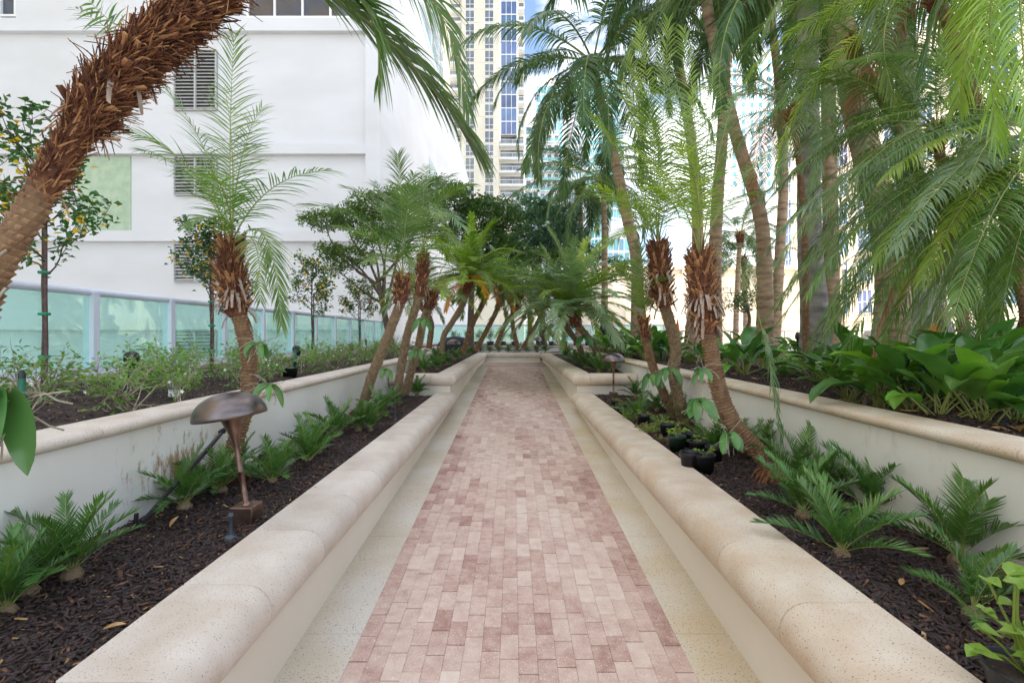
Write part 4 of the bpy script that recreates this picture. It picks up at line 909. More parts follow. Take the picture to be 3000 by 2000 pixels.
coco('coconut palm with a brown crown stem, middle of the tall group', ((1590,780),(1602,600),(1598,420),(1578,260),(1556,130),(1545,20)), 15, .2, .14, 22, .9, seed=62, taper=sw, er=(70,-35))
coco('straight pale coconut trunk right behind the shaggy-headed palm', ((1640,780),(1641,700),(1643,560),(1650,430),(1660,300),(1668,60),(1670,-160)), 12.5, .17, .13, 18, 1.1, seed=63, taper=sw)
coco('small coconut palm in the distance with thin pale trunk, left of the tall group', ((1388,775),(1389,640),(1388,520),(1386,420)), 21, .17, .12, 22, 1.05, seed=64, er=(70,-30))
coco('thin distant coconut palm just left of the small one', ((1328,760),(1330,640),(1334,520),(1330,430)), 24, .17, .12, 20, 1.0, seed=65, er=(70,-30))
coco('far coconut palm standing in the gap beside the cream building', ((1690,770),(1692,690),(1696,610),(1700,540)), 27, .17, .12, 20, .95, seed=66, er=(80,-35))
coco('far coconut palm, right one of the pair in the gap', ((1712,770),(1712,700),(1709,640),(1708,595)), 30, .16, .12, 18, .9, seed=67, er=(80,-35))
coco('grey smooth-trunked royal palm behind the weeping fronds', ((1872,790),(1870,700),(1862,600),(1858,480),(1857,330),(1856,150),(1855,-60)), 9.5, .24, .19, 14, 1.1, seed=68, m='royal', kind='royal', name='royal_palm', rows=.16, taper=lambda t: 1+.45*math.exp(-t*7), er=(75,-10))
coco('thick ringed palm trunk leaning left behind the mid-height weeping palm', ((2045,800),(2050,680),(2044,600),(2030,500),(2008,420),(1985,330),(1960,220),(1930,60),(1905,-120)), 8.5, .27, .2, 14, 1.2, seed=69, rows=.06, taper=lambda t: 1+.3*math.exp(-t*6))
coco('brown ringed palm trunk between the grey royal palm and the thick trunk', ((1915,790),(1912,700),(1908,560),(1906,400),(1903,240),(1898,60),(1890,-90)), 10.5, .17, .14, 12, 1.0, seed=70)
coco('grey bottle-shaped royal palm trunk right of the thick ringed trunk', ((2138,800),(2128,700),(2108,600),(2096,500),(2088,330),(2080,100),(2075,-90)), 10, .3, .17, 12, 1.0, seed=71, m='royal', kind='royal', name='royal_palm', rows=.16, taper=lambda t: 1+.6*math.exp(-t*5), er=(75,-10))
coco('coconut palm filling the sky above the tall group', ((1780,790),(1790,600),(1800,400),(1790,200),(1770,40),(1755,-90)), 16, .18, .13, 24, 1.25, seed=72, er=(60,-50))
# ================================================================ TREES AND PLANTS
def leaf(mb, p, d, up, L_, w, mi=0, fold=.25):
    s = d.cross(up)
    if s.length < 1e-3: s = d.orthogonal()
    s.normalize(); n = s.cross(d).normalized(); a = p + d*L_*.45
    mb.add([p, a + s*w*.5 + n*w*fold, p + d*L_ - n*L_*.08, a - s*w*.5 + n*w*fold], [(0,1,2),(0,2,3)], mi)
def branchy(rg, start, dirs, Ln, r, depth, wood, tips, spread=.7, shrink=.68, seg=4, upb=.12, n0=3, all_leaf=1):
    d = dirs.normalized(); pts = [start.copy()]; p = start.copy()
    for i in range(seg):
        d = (d + Vector((rg.gauss(0,.14), rg.gauss(0,.14), rg.gauss(0,.1)+upb))).normalized(); p = p + d*Ln/seg; pts.append(p.copy())
        if depth <= all_leaf: tips.append((p.copy(), d.copy()))
    wood.tube(pts, [r*(1-.45*i/seg) for i in range(seg+1)], 6 if r > .012 else 4, 0, False)
    if depth <= 0: return
    for k in range(n0):
        q = pts[-1] if k < 2 else pts[rg.randint(1, seg-1)]
        nd = (d + Vector((rg.gauss(0,spread), rg.gauss(0,spread), rg.gauss(0,spread*.6)))).normalized()
        branchy(rg, q, nd, Ln*shrink*rg.uniform(.8,1.15), r*.55, depth-1, wood, tips, spread, shrink, seg, upb, n0, all_leaf)
def leaves_at(rg, tips, per, L_, w, rad, mb, mis=(0,), mprob=None):
    for p, d in tips:
        for k in range(per):
            o = Vector((rg.gauss(0,rad), rg.gauss(0,rad), rg.gauss(0,rad*.8)))
            dd = (d*.4 + Vector((rg.gauss(0,.7), rg.gauss(0,.7), rg.gauss(-.1,.45)))).normalized(); upv = Vector((rg.gauss(0,.5), rg.gauss(0,.5), 1)).normalized()
            mi = mis[0]
            if mprob and rg.random() < mprob: mi = mis[1]
            leaf(mb, p+o, dd, upv, L_*rg.uniform(.7,1.2), w*rg.uniform(.8,1.15), mi)
# young standard trees along the railing
def standard(label, px, yy, top, cw, seed, stake=True, flowers=0):
    rg = random.Random(seed); base = P(px, HY, yy); base.z = ZS; t = thing('young_tree', base, label, 'tree')
    H = (CZ - (top - HY)*yy/F) - ZS; th = H*.43
    w = MB(); tips = []
    w.tube(smooth([Vector((0,0,-.05)), Vector((.015,0,th*.5)), Vector((-.01,.01,th)), Vector((0,0,H*.75))], 4), [.028]*4+[.024]*4+[.016]*5, 8, 0, False)
    for k in range(13):
        z = th*(.92+.1*(k/13)) + (H*.35)*(k/13)*1.0; a = k*2.4+rg.uniform(-.4,.4); el = .25 + .9*(k/13)
        branchy(rg, Vector((0,0,z)), Vector((math.cos(a), math.sin(a), el)), cw*.36*(1.05-.35*k/13), .009, 2, w, tips, .55, .62, 4, .1, 3, 2)
    link('trunk', w.mesh('trunk', M['bark'], True), t)
    l = MB(); tips = [x for x in tips if x[0].z > th*.8]; leaves_at(rg, tips, 2, .085, .055, .05, l, (0,1), .12); link('crown', l.mesh('crown', [M['cam'], M['yel']]), t)
    if stake:
        s_ = MB(); s_.tube([(.055,-.03,-.05),(.05,-.03,H*.62)], .014, 8); link('stake', s_.mesh('stake', M['stake']), t)
        for z in (th*.28, th*.62, th*.95):
            q = MB(); q.lathe([(.05,z-.015),(.055,z),(.05,z+.015)], 12, 0, Matrix.Translation((.02,-.015,0))); link('tie', q.mesh('tie', M['tie']), t)
    if flowers:
        f = MB(); 
        for k in range(flowers):
            p = rg.choice(tips)[0]
            for j in range(6): a = j*PI/3; leaf(f, p, Vector((math.cos(a), -.3, math.sin(a))).normalized(), Vector((0,-1,0)), .05, .045)
        link('flower', f.mesh('flower', M['pink']), t)
standard('young staked tree with many yellow leaves at the left edge, nearest of its row', 128, 5.1, 295, 1.5, 1, flowers=1)
standard('young staked tree with yellow leaves behind the shaggy slender palm, second of the row', 618, 8.0, 590, 1.15, 2, flowers=1)
standard('small round young tree dotted with yellow leaves, third of the row by the railing', 914, 11.8, 740, 1.3, 3)
standard('smallest round young tree with a pink flower, fourth of the row by the railing', 1052, 15.2, 800, 1.15, 4, flowers=1)

def crown_tree(name, label, base, top, clumps, seed, lm, dens=300, leafL=.09, trunkr=.1, forks=(), wm='bark', n=1.0):
    """clumps: (centre world, rx, ry, rz)"""
    rg = random.Random(seed); t = thing(name, base, label, 'tree'); w = MB(); l = MB(); base = Vector(base); top = Vector(top)
    mid = (base+top)/2 + Vector((rg.uniform(-.2,.2), 0, 0)); w.tube([p-base for p in smooth([base, mid, top], 5)], [trunkr*(1-.4*i/10) for i in range(11)], 10, 0, False)
    for (c, rx, ry, rz) in clumps:
        c = Vector(c); s0 = top.lerp(base, rg.uniform(.0,.45)); fk = s0.lerp(c, .4) + Vector((rg.gauss(0,.12), rg.gauss(0,.12), -.1)); fk2 = s0.lerp(c, .75) + Vector((rg.gauss(0,.12), rg.gauss(0,.12), rg.uniform(-.25,.1))); w.tube([p-base for p in smooth([s0, fk, fk2, c], 5)], [trunkr*.45*(1-.85*i/15) for i in range(16)], 6, 0, False)
        for k in range(max(5, int(7*rx))):
            e = c + Vector((rg.gauss(0,.5)*rx, rg.gauss(0,.5)*ry, rg.gauss(0,.4)*rz)); w.tube([c.lerp(top,.2)-base, c.lerp(e,.5)-base+Vector((0,0,.05)), e-base], [trunkr*.12, trunkr*.08, .005], 4, 0, False)
        ns = int(dens*n*rx*ry*rz**.5/ .5)
        for k in range(int(ns/7)):
            v = Vector((rg.gauss(0,1), rg.gauss(0,1), rg.gauss(0,1))).normalized() * rg.uniform(.35,1.06)**.6
            p = c + Vector((v.x*rx, v.y*ry, v.z*rz)); p += Vector((rg.gauss(0,.05)*rx, rg.gauss(0,.05)*ry, rg.gauss(0,.1)*rz))
            dd = (v + Vector((0,0,.5))).normalized()
            for j in range(9):
                o = Vector((rg.gauss(0,.09), rg.gauss(0,.09), rg.gauss(0,.06))); d2 = (dd + Vector((rg.gauss(0,.8), rg.gauss(0,.8), rg.gauss(0,.6)))).normalized()
                leaf(l, p+o-base, d2, Vector((rg.gauss(0,.4), rg.gauss(0,.4), 1)).normalized(), leafL*rg.uniform(.7,1.2), leafL*.5, 0)
    link('trunk', w.mesh('trunk', M[wm], True), t); link('crown', l.mesh('crown', M[lm]), t); return t
def CL(dx, dy, Y, rpx, rpz, ry=None): 
    s = K*Y/F; return (D(dx, dy, Y), rpx*s, ry or rpx*s, rpz*s)
crown_tree('spreading_tree', 'spreading tree with layered small-leaved branches reaching left in front of the white building', D(905,820,17), D(868,640,17),
    [CL(745,508,17,55,16), CL(800,500,17.5,50,22), CL(860,470,17,60,26), CL(800,590,17,55,22), CL(760,575,17,32,18), CL(900,520,17.5,60,30), CL(940,455,17,60,24), CL(1010,440,17.5,60,20), CL(850,540,16.5,45,18), CL(770,620,17,30,10)], 11, 'tree', 1500, .12, .13)
crown_tree('dense_tree', 'dense dark green tree behind the bright yellow-green palm', D(1080,800,20), D(1085,620,20),
    [CL(1050,470,20,60,40), CL(1110,500,20,70,45), CL(1160,520,20.5,50,50), CL(1060,550,20,60,40), CL(1130,570,20,60,40), CL(1020,520,19.5,40,35), CL(1170,590,20,50,30)], 12, 'treed', 800, .16, .16)
crown_tree('dense_tree', 'blue-green broad-leaved tree below the tan tower, just right of the dark one', D(1250,800,23), D(1250,640,23),
    [CL(1215,480,23,45,32), CL(1250,520,23,60,45), CL(1295,500,23,36,34), CL(1210,560,23,50,38), CL(1290,560,23,50,34), CL(1320,540,23,30,24)], 13, 'treeb', 700, .19, .16)
crown_tree('dense_tree', 'light green shrubby tree low behind the wide blue-green palm', D(1220,790,22), D(1230,640,22),
    [CL(1180,600,22,55,26), CL(1240,595,22,60,22), CL(1330,590,22,60,24), CL(1400,620,22,50,24), CL(1290,640,21,50,24)], 14, 'tree', 600, .15, .12)
crown_tree('small_tree', 'small flat-topped tree standing on the plaza between coconut trunks', D(1700,780,15), D(1715,700,15),
    [CL(1690,705,15,26,14), CL(1725,690,15,34,18), CL(1755,670,15.5,24,18), CL(1700,680,15,30,14), CL(1665,690,15,14,9)], 15, 'treed', 1300, .09, .06)
crown_tree('small_tree', 'small twiggy tree with green and reddish leaves behind the terracotta pot', D(2175,785,10), D(2180,720,10),
    [CL(2130,690,10,34,20), CL(2180,670,10,50,26), CL(2225,700,10,34,18), CL(2170,640,10.5,50,20)], 16, 'treeb', 900, .06, .05)
crown_tree('background_tree', 'leafy green tree mass behind the weeping palms at the right edge', D(2300,790,14), D(2290,640,14),
    [CL(2250,500,14,90,60), CL(2330,420,14,90,70), CL(2200,580,14,70,40), CL(2350,560,14,80,60), CL(2290,620,14,70,30)], 17, 'tree', 220, .14, .12)
# low hedge-like bushes at the far end
def bush(name, label, c, rx, ry, rz, seed, lm, n, L_, group=None, cat='bush', wm='twig', flower=0, tall=0):
    rg = random.Random(seed); t = thing(name, c, label, cat, group); w = MB(); tips = []
    for k in range(5):
        a = rg.uniform(0, 2*PI); branchy(rg, Vector((rg.gauss(0,.02), rg.gauss(0,.02), -.02)), Vector((math.cos(a)*.8, math.sin(a)*.8, .9)), rz*.6, .007, 2, w, tips, .75, .72, 3, .03, 3, 2)
    w_ = w.mesh('stems', M[wm], True); link('stems', w_, t)
    l = MB(); leaves_at(rg, tips, n, L_, L_*.36, .02, l) if n < 2 else leaves_at(rg, tips[::2], 2, L_, L_*.36, .02, l); link('leaves', l.mesh('leaves', M[lm]), t)
    if flower:
        f = MB()
        for k in range(flower):
            p = rg.choice(tips)[0] + Vector((0,0,.02))
            for j in range(5): a = j*2*PI/5; leaf(f, p, Vector((math.cos(a), -.35, math.sin(a))).normalized(), Vector((0,-1,0)), .022, .012)
        link('flower', f.mesh('flower', M['petal']), t)
    return t
protos = []
def copy_thing(o, loc, rz, sc, label):
    c = o.copy(); COL.objects.link(c); c.location = loc; c.rotation_euler = (0, 0, rz); c.scale = (sc, sc, sc); c['label'] = label
    for ch in list(o.children):
        d = ch.copy(); COL.objects.link(d); d.parent = c
        for g in list(ch.children):
            e = g.copy(); COL.objects.link(e); e.parent = d
    return c
rg = random.Random(77)
jl = [(-3.2,3.1),(-4.5,3.3),(-3.9,3.9),(-3.1,4.5),(-4.6,4.6),(-3.6,5.2),(-4.4,5.7),(-3.1,6.0),(-3.9,6.6),(-4.7,7.0),(-3.2,7.3),(-4.1,7.9),(-3.4,8.6),(-4.7,8.8),(-3.9,9.4),(-3.2,9.9),(-4.5,10.4),(-3.7,11),(-3.1,11.6),(-4.3,12),(-3.6,12.7),(-4.8,13.2),(-3.2,13.6),(-4.1,14.2),(-3.9,15.4),(-4.6,16.3),(-2.95,3.75),(-3.5,4.3),(-4.1,5.1),(-2.95,5.3),(-3.4,6.5),(-4.4,6.3),(-2.95,8),(-3.7,7.2),(-4.4,8.4),(-3,9.1),(-3.6,10),(-4,10.9),(-3,12.2),(-3.9,13.4)]
jl.sort(key=lambda a: a[1])
for i, (x, y) in enumerate(jl):
    lb = f'straggly jasmine bush in the left bed by the railing, {ordn(i)} to the camera'
    if i < 5:
        b_ = bush('jasmine_bush', lb, Vector((x, y, ZS)), .3, .3, .42, 100+i, 'jas', 2, .06, 'jasmine bushes in the left bed', flower=2 + i % 2); protos.append(b_)
    else: copy_thing(protos[i % 5], (x, y, ZS), rg.uniform(0, 6.3), rg.uniform(.85, 1.25), lb)
# coontie plants
def coontie(rg, n, L_, lm='coon'):
    out = []
    for k in range(3):
        mb = MB(); e0 = (74, 52, 28)[k]; frond(mb, arc(e0+6, 38, L_, 10), Vector((0,1,0)), L_*.27, L_*.023, 30, rg, start=.2, droop=.1, lift=.5, a0=56, a1=22, rr=.004, segs=3, tw=.25); out.append(mb.mesh('frond', [M[lm], M['rachis']]))
    return out
cset = [coontie(random.Random(i), 12, .46) for i in range(3)]
cm_ = MB(); cm_.lathe([(.05,-.03),(.055,.02),(.035,.05),(0,.06)], 10); cm_ = cm_.mesh('stem_base', M['trunk'])
def coon(px, py, z, sc, n, seed, label, group, at=None):
    rg = random.Random(seed); p = Vector(at) if at else G(px, py, z); t = thing('coontie_plant', p, label, 'coontie', group, 0, sc)
    for k in range(n):
        u = (k+.5)/n; s_ = rg.choice(cset); link('frond', s_[min(2, int(u*2.9))], t, (0,0,.03), (rg.gauss(0,.1), rg.gauss(0,.08), k*2.4+rg.uniform(-.3,.3)), rg.uniform(.75,1.1))
    link('stem_base', cm_, t); return t
lc = [(20,1800,.72),(210,1690,.88),(90,1740,.7),(540,1490,.9),(700,1385,.7),(800,1420,.85),(905,1360,.9),(985,1280,.95),(650,1440,.8),(930,1330,.85),(1050,1262,.85),(1110,1222,.9),(1150,1195,.8),(1222,1160,.85),(1085,1260,.7)]
lc.sort(key=lambda a: -a[1])
for i, (x, y, s_) in enumerate(lc): coon(x, y, ZM1, s_, 13, 200+i, f'low feathery coontie in the left lower planter, {ordn(i)} to the camera', 'coonties in the left lower planter')
rc = [(2850,1806,.7,9),(2815,1650,1.0,12),(2465,1632,.85,12),(2552,1500,.95,11),(2353,1515,.9,12),(2342,1415,.95,12),(2240,1355,.9,12),(2090,1335,.9,12),(1925,1205,.8,12),(1872,1235,.85,13),(1860,1165,.8,12),(1960,1210,.8,12),(2170,1330,.8,11),(2010,1240,.75,11),(2040,1215,.75,11),(2420,1450,.85,11)]
rc.sort(key=lambda a: -a[1])
for i, (x, y, s_, n) in enumerate(rc): coon(x, y, ZM1, s_, n, 230+i, f'feathery coontie in the right lower planter, {ordn(i)} to the camera', 'coonties in the right lower planter')
fc = [(-1.9,10.3),(-1.75,11.2),(-2.2,11.6),(-1.8,13.2),(-2.3,14),(-1.8,15.3),(-2.5,16.4),(-1.9,17.6),(-1.8,19)]
for i, (x, y) in enumerate(fc): coon(0, 0, 0, .95, 12, 260+i, f'coontie in the raised far left planter, {ordn(i)} to the camera', 'coonties in the far left planter', (x, y, ZM2))
fc = [(1.8,10.2),(2.15,10.8),(1.75,11.8),(2.1,12.6),(1.8,13.8),(2.1,15),(1.8,16.4),(2.0,18)]
for i, (x, y) in enumerate(fc): coon(0, 0, 0, .95, 12, 280+i, f'coontie in the raised far right planter, {ordn(i)} to the camera', 'coonties in the far right planter', (x, y, ZM2))
for i in range(9): coon(0, 0, 0, 1.0, 11, 300+i, f'dark coontie in the end planter across the path, {["first","second","third","fourth","fifth","sixth","seventh","eighth","ninth"][i]} from the left', 'coonties in the end planter', (-1.9+.42*i, 21.5+.2*(i % 3), ZM2))

# big-leaved plants on the right bed
def bigleaf(L_, w, rg, mi=0, bend=.9, seg=8):
    """petiole then blade, growing from origin along +X and up"""
    mb = MB(); e = rg.uniform(55, 84); p = Vector((0,0,0)); pts = [p.copy()]; pl = L_*rg.uniform(.5,.9)
    for i in range(4): e -= 4; p = p + Vector((math.cos(R(e)),0,math.sin(R(e))))*pl/4; pts.append(p.copy())
    mb.tube(pts, [.008,.007,.006,.005,.0045], 5, 1, False)
    vs = []; y = Vector((0,1,0)); wob = rg.uniform(0,6)
    for i in range(seg+1):
        x = i/seg; ww = w*.5*math.sin(PI*min(1,x**.8*.98+.02))**.75 if i < seg else .001
        T = Vector((math.cos(R(e)),0,math.sin(R(e)))); N = Vector((-T.z,0,T.x))
        q = p; r_ = .03*math.sin(wob+i*1.9)*ww*4
        vs += [q - y*ww + N*(ww*.38+r_), q - y*ww*.5 + N*ww*.24, q, q + y*ww*.5 + N*ww*.24, q + y*ww + N*(ww*.38-r_)]
        e -= bend*(8+x*9); p = p + T*L_/seg
    mb.add(vs, [(5*i+k, 5*i+k+1, 5*i+5+k+1, 5*i+5+k) for i in range(seg) for k in range(4)], 0)
    return mb
bl = []
for v in range(6):
    rg = random.Random(500+v); bl.append([bigleaf(.42, .17, rg, bend=.35+.25*v/2).mesh('leaf', [M[m_], M['rachis']], True) for m_ in ('big','bigl','big')])
def bigplant(at, sc, n, seed, label, name='broad_leaved_plant', group='broad-leaved plants in the right bed'):
    rg = random.Random(seed); t = thing(name, at, label, 'leafy plant', group, 0, sc)
    for k in range(n+5):
        u = (k+.5)/(n+5); o = link('leaf', rg.choice(rg.choice(bl)), t, (rg.gauss(0,.03), rg.gauss(0,.03), 0), (0, -.12+.7*u**1.6, k*2.4+rg.uniform(-.4,.4)), rg.uniform(.7,1.15))
    return t
bp = [(2990,1232,1.05,16),(2880,1250,1.0,16),(2675,1212,1.1,16),(2490,1180,1.0,14),(2180,1098,1.15,16),(2120,1078,.95,12),(1938,1058,1.2,14),(1890,1042,.9,12),(2800,1175,1.2,14),(2950,1165,1.2,14),(2580,1150,1.0,12),(2050,1066,.8,10)]
bp.sort(key=lambda a: -a[1])
bp += [(2760,1240,.9,12),(2580,1205,.8,11),(2860,1190,1.2,14),(2700,1150,1.1,14),(2500,1130,1.1,12),(2400,1130,.9,10),(2240,1085,1.0,12),(2330,1050,1.2,12),(2430,1060,1.2,12)]
pts_ = [(G(x, y, ZS), s_, n) for (x, y, s_, n) in bp] + [(Vector((2.95+.45*(i % 3), 10.6+.55*i, ZS)), 1.15, 12) for i in range(14)]
pts_.sort(key=lambda a: a[0].y)
for i, (p, s_, n) in enumerate(pts_):
    bigplant(p, s_, n, 600+i, f'broad glossy-leaved plant in the right upper bed, {ordn(i)} to the camera')
# heart-leaved light green vines in the right bed, and wine-coloured seedlings
def vine(name, label, c, r, h, n, seed, lm, L_, group=None, cat='leafy plant'):
    rg = random.Random(seed); t = thing(name, c, label, cat, group); w = MB(); l = MB()
    for k in range(n):
        a = rg.uniform(0, 2*PI); rr = r*math.sqrt(rg.random()); top = Vector((math.cos(a)*rr, math.sin(a)*rr, h*rg.uniform(.35,1))); b0 = top*.25; b0.z = 0
        w.tube([b0, (b0+top)/2 + Vector((0,0,h*.15)), top], .0022, 4, 0, False)
        d = Vector((math.cos(a), math.sin(a), rg.uniform(-.6,.2))).normalized(); L2 = L_*rg.uniform(.7,1.2); s = d.cross(UP).normalized(); n_ = s.cross(d)
        wd = L2*.8; q = top
        l.add([q, q - d*L2*.25 + s*wd*.35, q + s*wd*.5 + d*L2*.1 + n_*.01, q + d*L2*.75 - n_*L2*.1, q - s*wd*.5 + d*L2*.1 + n_*.01, q - d*L2*.25 - s*wd*.35], [(0,1,2),(0,2,3),(0,3,4),(0,4,5)])
    link('stems', w.mesh('stems', M['rachis']), t); link('leaves', l.mesh('leaves', M[lm]), t); return t
for i, (x, y, r_) in enumerate([(2300,1100,.3),(2360,1075,.35),(2250,1060,.35),(2420,1110,.25),(2020,1062,.3),(2070,1050,.35)]):
    vine('heart_leaf_plant', f'light green heart-leaved plant in the right upper bed, {ordn(i)} in its patch', G(x, y, ZS), r_, .28, 120, 700+i, 'lime' if i % 2 else 'bigl', .07, 'heart-leaved plants in the right bed')
for i, (x, y) in enumerate([(1905,1275),(1960,1270),(1990,1290),(1850,1235),(1935,1250)]):
    vine('seedling_patch', f'lime green seedlings among the pots on the right, {ordn(i)} to the camera', G(x, y, ZM1), .13, .14, 60, 720+i, 'lime', .035, 'lime seedlings by the pots')
for i, (x, y) in enumerate([(1945,1300),(1975,1262),(1880,1262),(2990,1730)]):
    vine('wine_seedlings', ['wine-coloured seedlings between the black pots, front ones', 'wine-coloured seedlings behind the dark green pot', 'wine-coloured seedlings beside the far pots', 'wine-red leafy sprig at the right edge'][i], G(x, y, ZM1), .12, .09, 60, 730+i, 'red', .035)
for i, (x, y, z, lb) in enumerate([(520,1140,ZS,'tuft of thin grass in the left bed by the second railing post'),(375,1135,ZS,'tuft of thin grass beside the black spotlight')]):
    t = thing('grass_tuft', G(x, y, z), lb, 'grass'); mb = MB(); rg = random.Random(i)
    for k in range(70):
        a = rg.uniform(0, 6.28); p = Vector((rg.gauss(0,.12), rg.gauss(0,.05), 0)); q = p + Vector((math.cos(a)*.05, math.sin(a)*.05, rg.uniform(.08,.2))); mb.add([p-Vector((.003,0,0)), p+Vector((.003,0,0)), q], [(0,1,2)])
    link('blades', mb.mesh('blades', M['jas']), t)

# orchids tied to palm trunks
def orchid(label, at, n, L_, w, seed, spread=1.0, m='orchid'):
    rg = random.Random(seed); t = thing('orchid', at, label, 'orchid'); 
    r_ = MB()
    for k in range(14):
        a = rg.uniform(0, 6.28); p = Vector((0,0,0)); pts = [p.copy()]; d = Vector((math.cos(a)*.5, -.25, rg.uniform(-1,.6))).normalized()
        for j in range(5): d = (d + Vector((rg.gauss(0,.35), rg.gauss(0,.25), rg.gauss(-.1,.3)))).normalized(); p = p + d*.035; pts.append(p.copy())
        r_.tube(pts, .0026, 4, 0, False)
    link('roots', r_.mesh('roots', M['root']), t)
    for k in range(n):
        a = PI*(k+.5)/n*1.0 + PI + rg.uniform(-.2,.2); d = Vector((math.cos(a)*spread, -.35+rg.uniform(-.2,.1), .45)).normalized(); mb = MB(); q = Vector((0,0,0)); vs = []; l2 = L_*rg.uniform(.8,1.1); seg = 8
        for i in range(seg+1):
            x = i/seg; ww = w*.5*math.sin(PI*min(1, x*.93+.07))**.6 if i < seg else .002; s = d.cross(Vector((0,-1,.3))).normalized(); nn = s.cross(d).normalized()
            vs += [q - s*ww + nn*ww*.2, q - s*ww*.5+nn*ww*.03, q - nn*.0, q + s*ww*.5+nn*ww*.03, q + s*ww + nn*ww*.2]; d = (d + Vector((0,0,-1))*.42).normalized(); q = q + d*l2/seg
        mb.add(vs, [(5*i+k2, 5*i+k2+1, 5*i+6+k2, 5*i+5+k2) for i in range(seg) for k2 in range(4)]); link('leaf', mb.mesh('leaf', M[m], True), t)
    return t
orchid('orchid with long dark leaves at the left edge, below the big leaning trunk', D(4,915,1.3), 5, .25, .085, 1, .8)
orchid('orchid with upright leaves tied high on the palm behind the big lamp', D(592,790,3.8), 4, .17, .045, 2)
orchid('orchid with arching leaves just above the big mushroom lamp', D(618,885,3.75), 4, .22, .05, 3, 1.2)
orchid('orchid on the trunk of the front palm of the left cluster, low down', D(888,850,6.9), 4, .2, .06, 4, .6)
orchid('orchid high on the left cluster beside its tallest trunk', D(972,735,8.2), 5, .3, .08, 5, .7)
orchid('orchid with hanging leaves in the middle of the left cluster', D(958,805,8.3), 5, .26, .07, 6, .7)
orchid('orchid with three very broad leaves on the leaning right palm', D(1604,922,3.9), 4, .22, .075, 7, .6)
orchid('orchid near the foot of the leaning right palm', D(1672,1000,3.8), 3, .19, .075, 8, .5)
orchid('orchid with thin leaves midway up the leaning right palm', D(1612,848,3.95), 3, .17, .045, 9, 1.2)
orchid('orchid with long hanging leaves on the short young palm', D(1492,862,6.5), 5, .3, .07, 10, .6)
orchid('orchid on the right trunk beside the green pipe', D(1535,848,6.3), 4, .3, .07, 11, .9)
orchid('orchid on the wide blue-green palm of the far right planter', D(1340,775,11.6), 4, .4, .12, 12, .8)

# ================================================================ OBJECTS
def lamp(label, base, H, tilt, lean, sc=1, seed=0):
    t = thing('mushroom_lamp', base, label, 'garden lamp', 'mushroom garden lamps', 0, sc)
    top = Vector((lean, 0, H))
    b = MB(); w = .068; b.box(-w, w, -w, w, -.05, .125); me = b.mesh('base', M['copper']); o = link('base', me, t); bv = o.modifiers.new('b', 'BEVEL'); bv.width = .006; bv.segments = 2
    ax = (top - Vector((0,0,.12))); q = ax.to_track_quat('Z', 'Y').to_matrix().to_4x4(); ln = ax.length; Mx = Matrix.Translation((0,0,.12)) @ q
    b = MB(); b.lathe([(.03,0),(.03,.012),(.016,.015),(.016,ln*.35),(.0175,ln*.352),(.0175,ln*.36),(.016,ln*.362),(.017,ln*.6),(.024,ln*.7),(.038,ln*.8),(.058,ln*.9),(.075,ln*.96),(.0,ln*.97)], 24, 0, Mx); link('stem', b.mesh('stem', M['copper'], True), t)
    b = MB(); pr = []
    for k in range(15):
        a = PI/2*k/14; pr.append((.208*math.sin(a)**.9 if k else 0, .15*math.cos(a)))
    pr += [(.205,-.004),(.2,0)] + [(.2*math.sin(PI/2*(1-k/10)), .142*math.cos(PI/2*(1-k/10))) for k in range(11)]
    b.lathe(pr, 48, 0, Matrix.Translation(top - UP*.035) @ Matrix.Rotation(tilt, 4, 'Y')); link('shade', b.mesh('shade', M['bronze'], True), t)
    return t
lamp('large bronze mushroom lamp leaning left in the left lower planter, nearest to the camera', G(722,1535,ZM1), .70, -.14, -.10)
lamp('bronze mushroom lamp beside the rounded wall corner on the right', G(1797,1168,ZM1), .72, 0, .005, 1)
lamp('dark bronze mushroom lamp in the raised far left planter', G(1329,1060,ZM2), .58, 0, .0, .98)
lamp('tiny far mushroom lamp at the end of the path', G(1574,1034,ZM2), .6, 0, 0, 1)
def pot(label, at, r=.085, h=.15, m='black', plant=None, seed=0):
    t = thing('plant_pot', at, label, 'plant pot', 'nursery pots in the right lower planter'); b = MB()
    b.lathe([(0,.004),(r*.74,.004),(r*.76,0),(r*.93,h*.86),(r*.97,h*.87),(r,h),(r*.99,h+.006),(r*.93,h+.004),(r*.9,h*.85),(r*.88,h*.8)], 28); link('pot', b.mesh('pot', M[m], True), t)
    b = MB(); rg = random.Random(seed); b.lathe([(r*.9,h*.82),(r*.5,h*.86),(0,h*.84)], 16); link('soil', b.mesh('soil', M['soil']), t)
    if plant: plant(t, Vector((0,0,h*.84)), rg)
    return t
def sprout(t, p, rg, n=6, L_=.05, m='lime', h=.09):
    w = MB(); l = MB()
    for k in range(n):
        a = rg.uniform(0,6.28); e = p + Vector((math.cos(a)*.05, math.sin(a)*.05, h*rg.uniform(.4,1))); w.tube([p, (p+e)/2+Vector((0,0,.01)), e], .002, 4, 0, False)
        for q in range(2): leaf(l, e, Vector((math.cos(a+q), math.sin(a+q), .1)).normalized(), UP, L_*rg.uniform(.7,1.2), L_*.7)
    link('stems', w.mesh('stems', M['rachis']), t); link('leaves', l.mesh('leaves', M[m]), t)
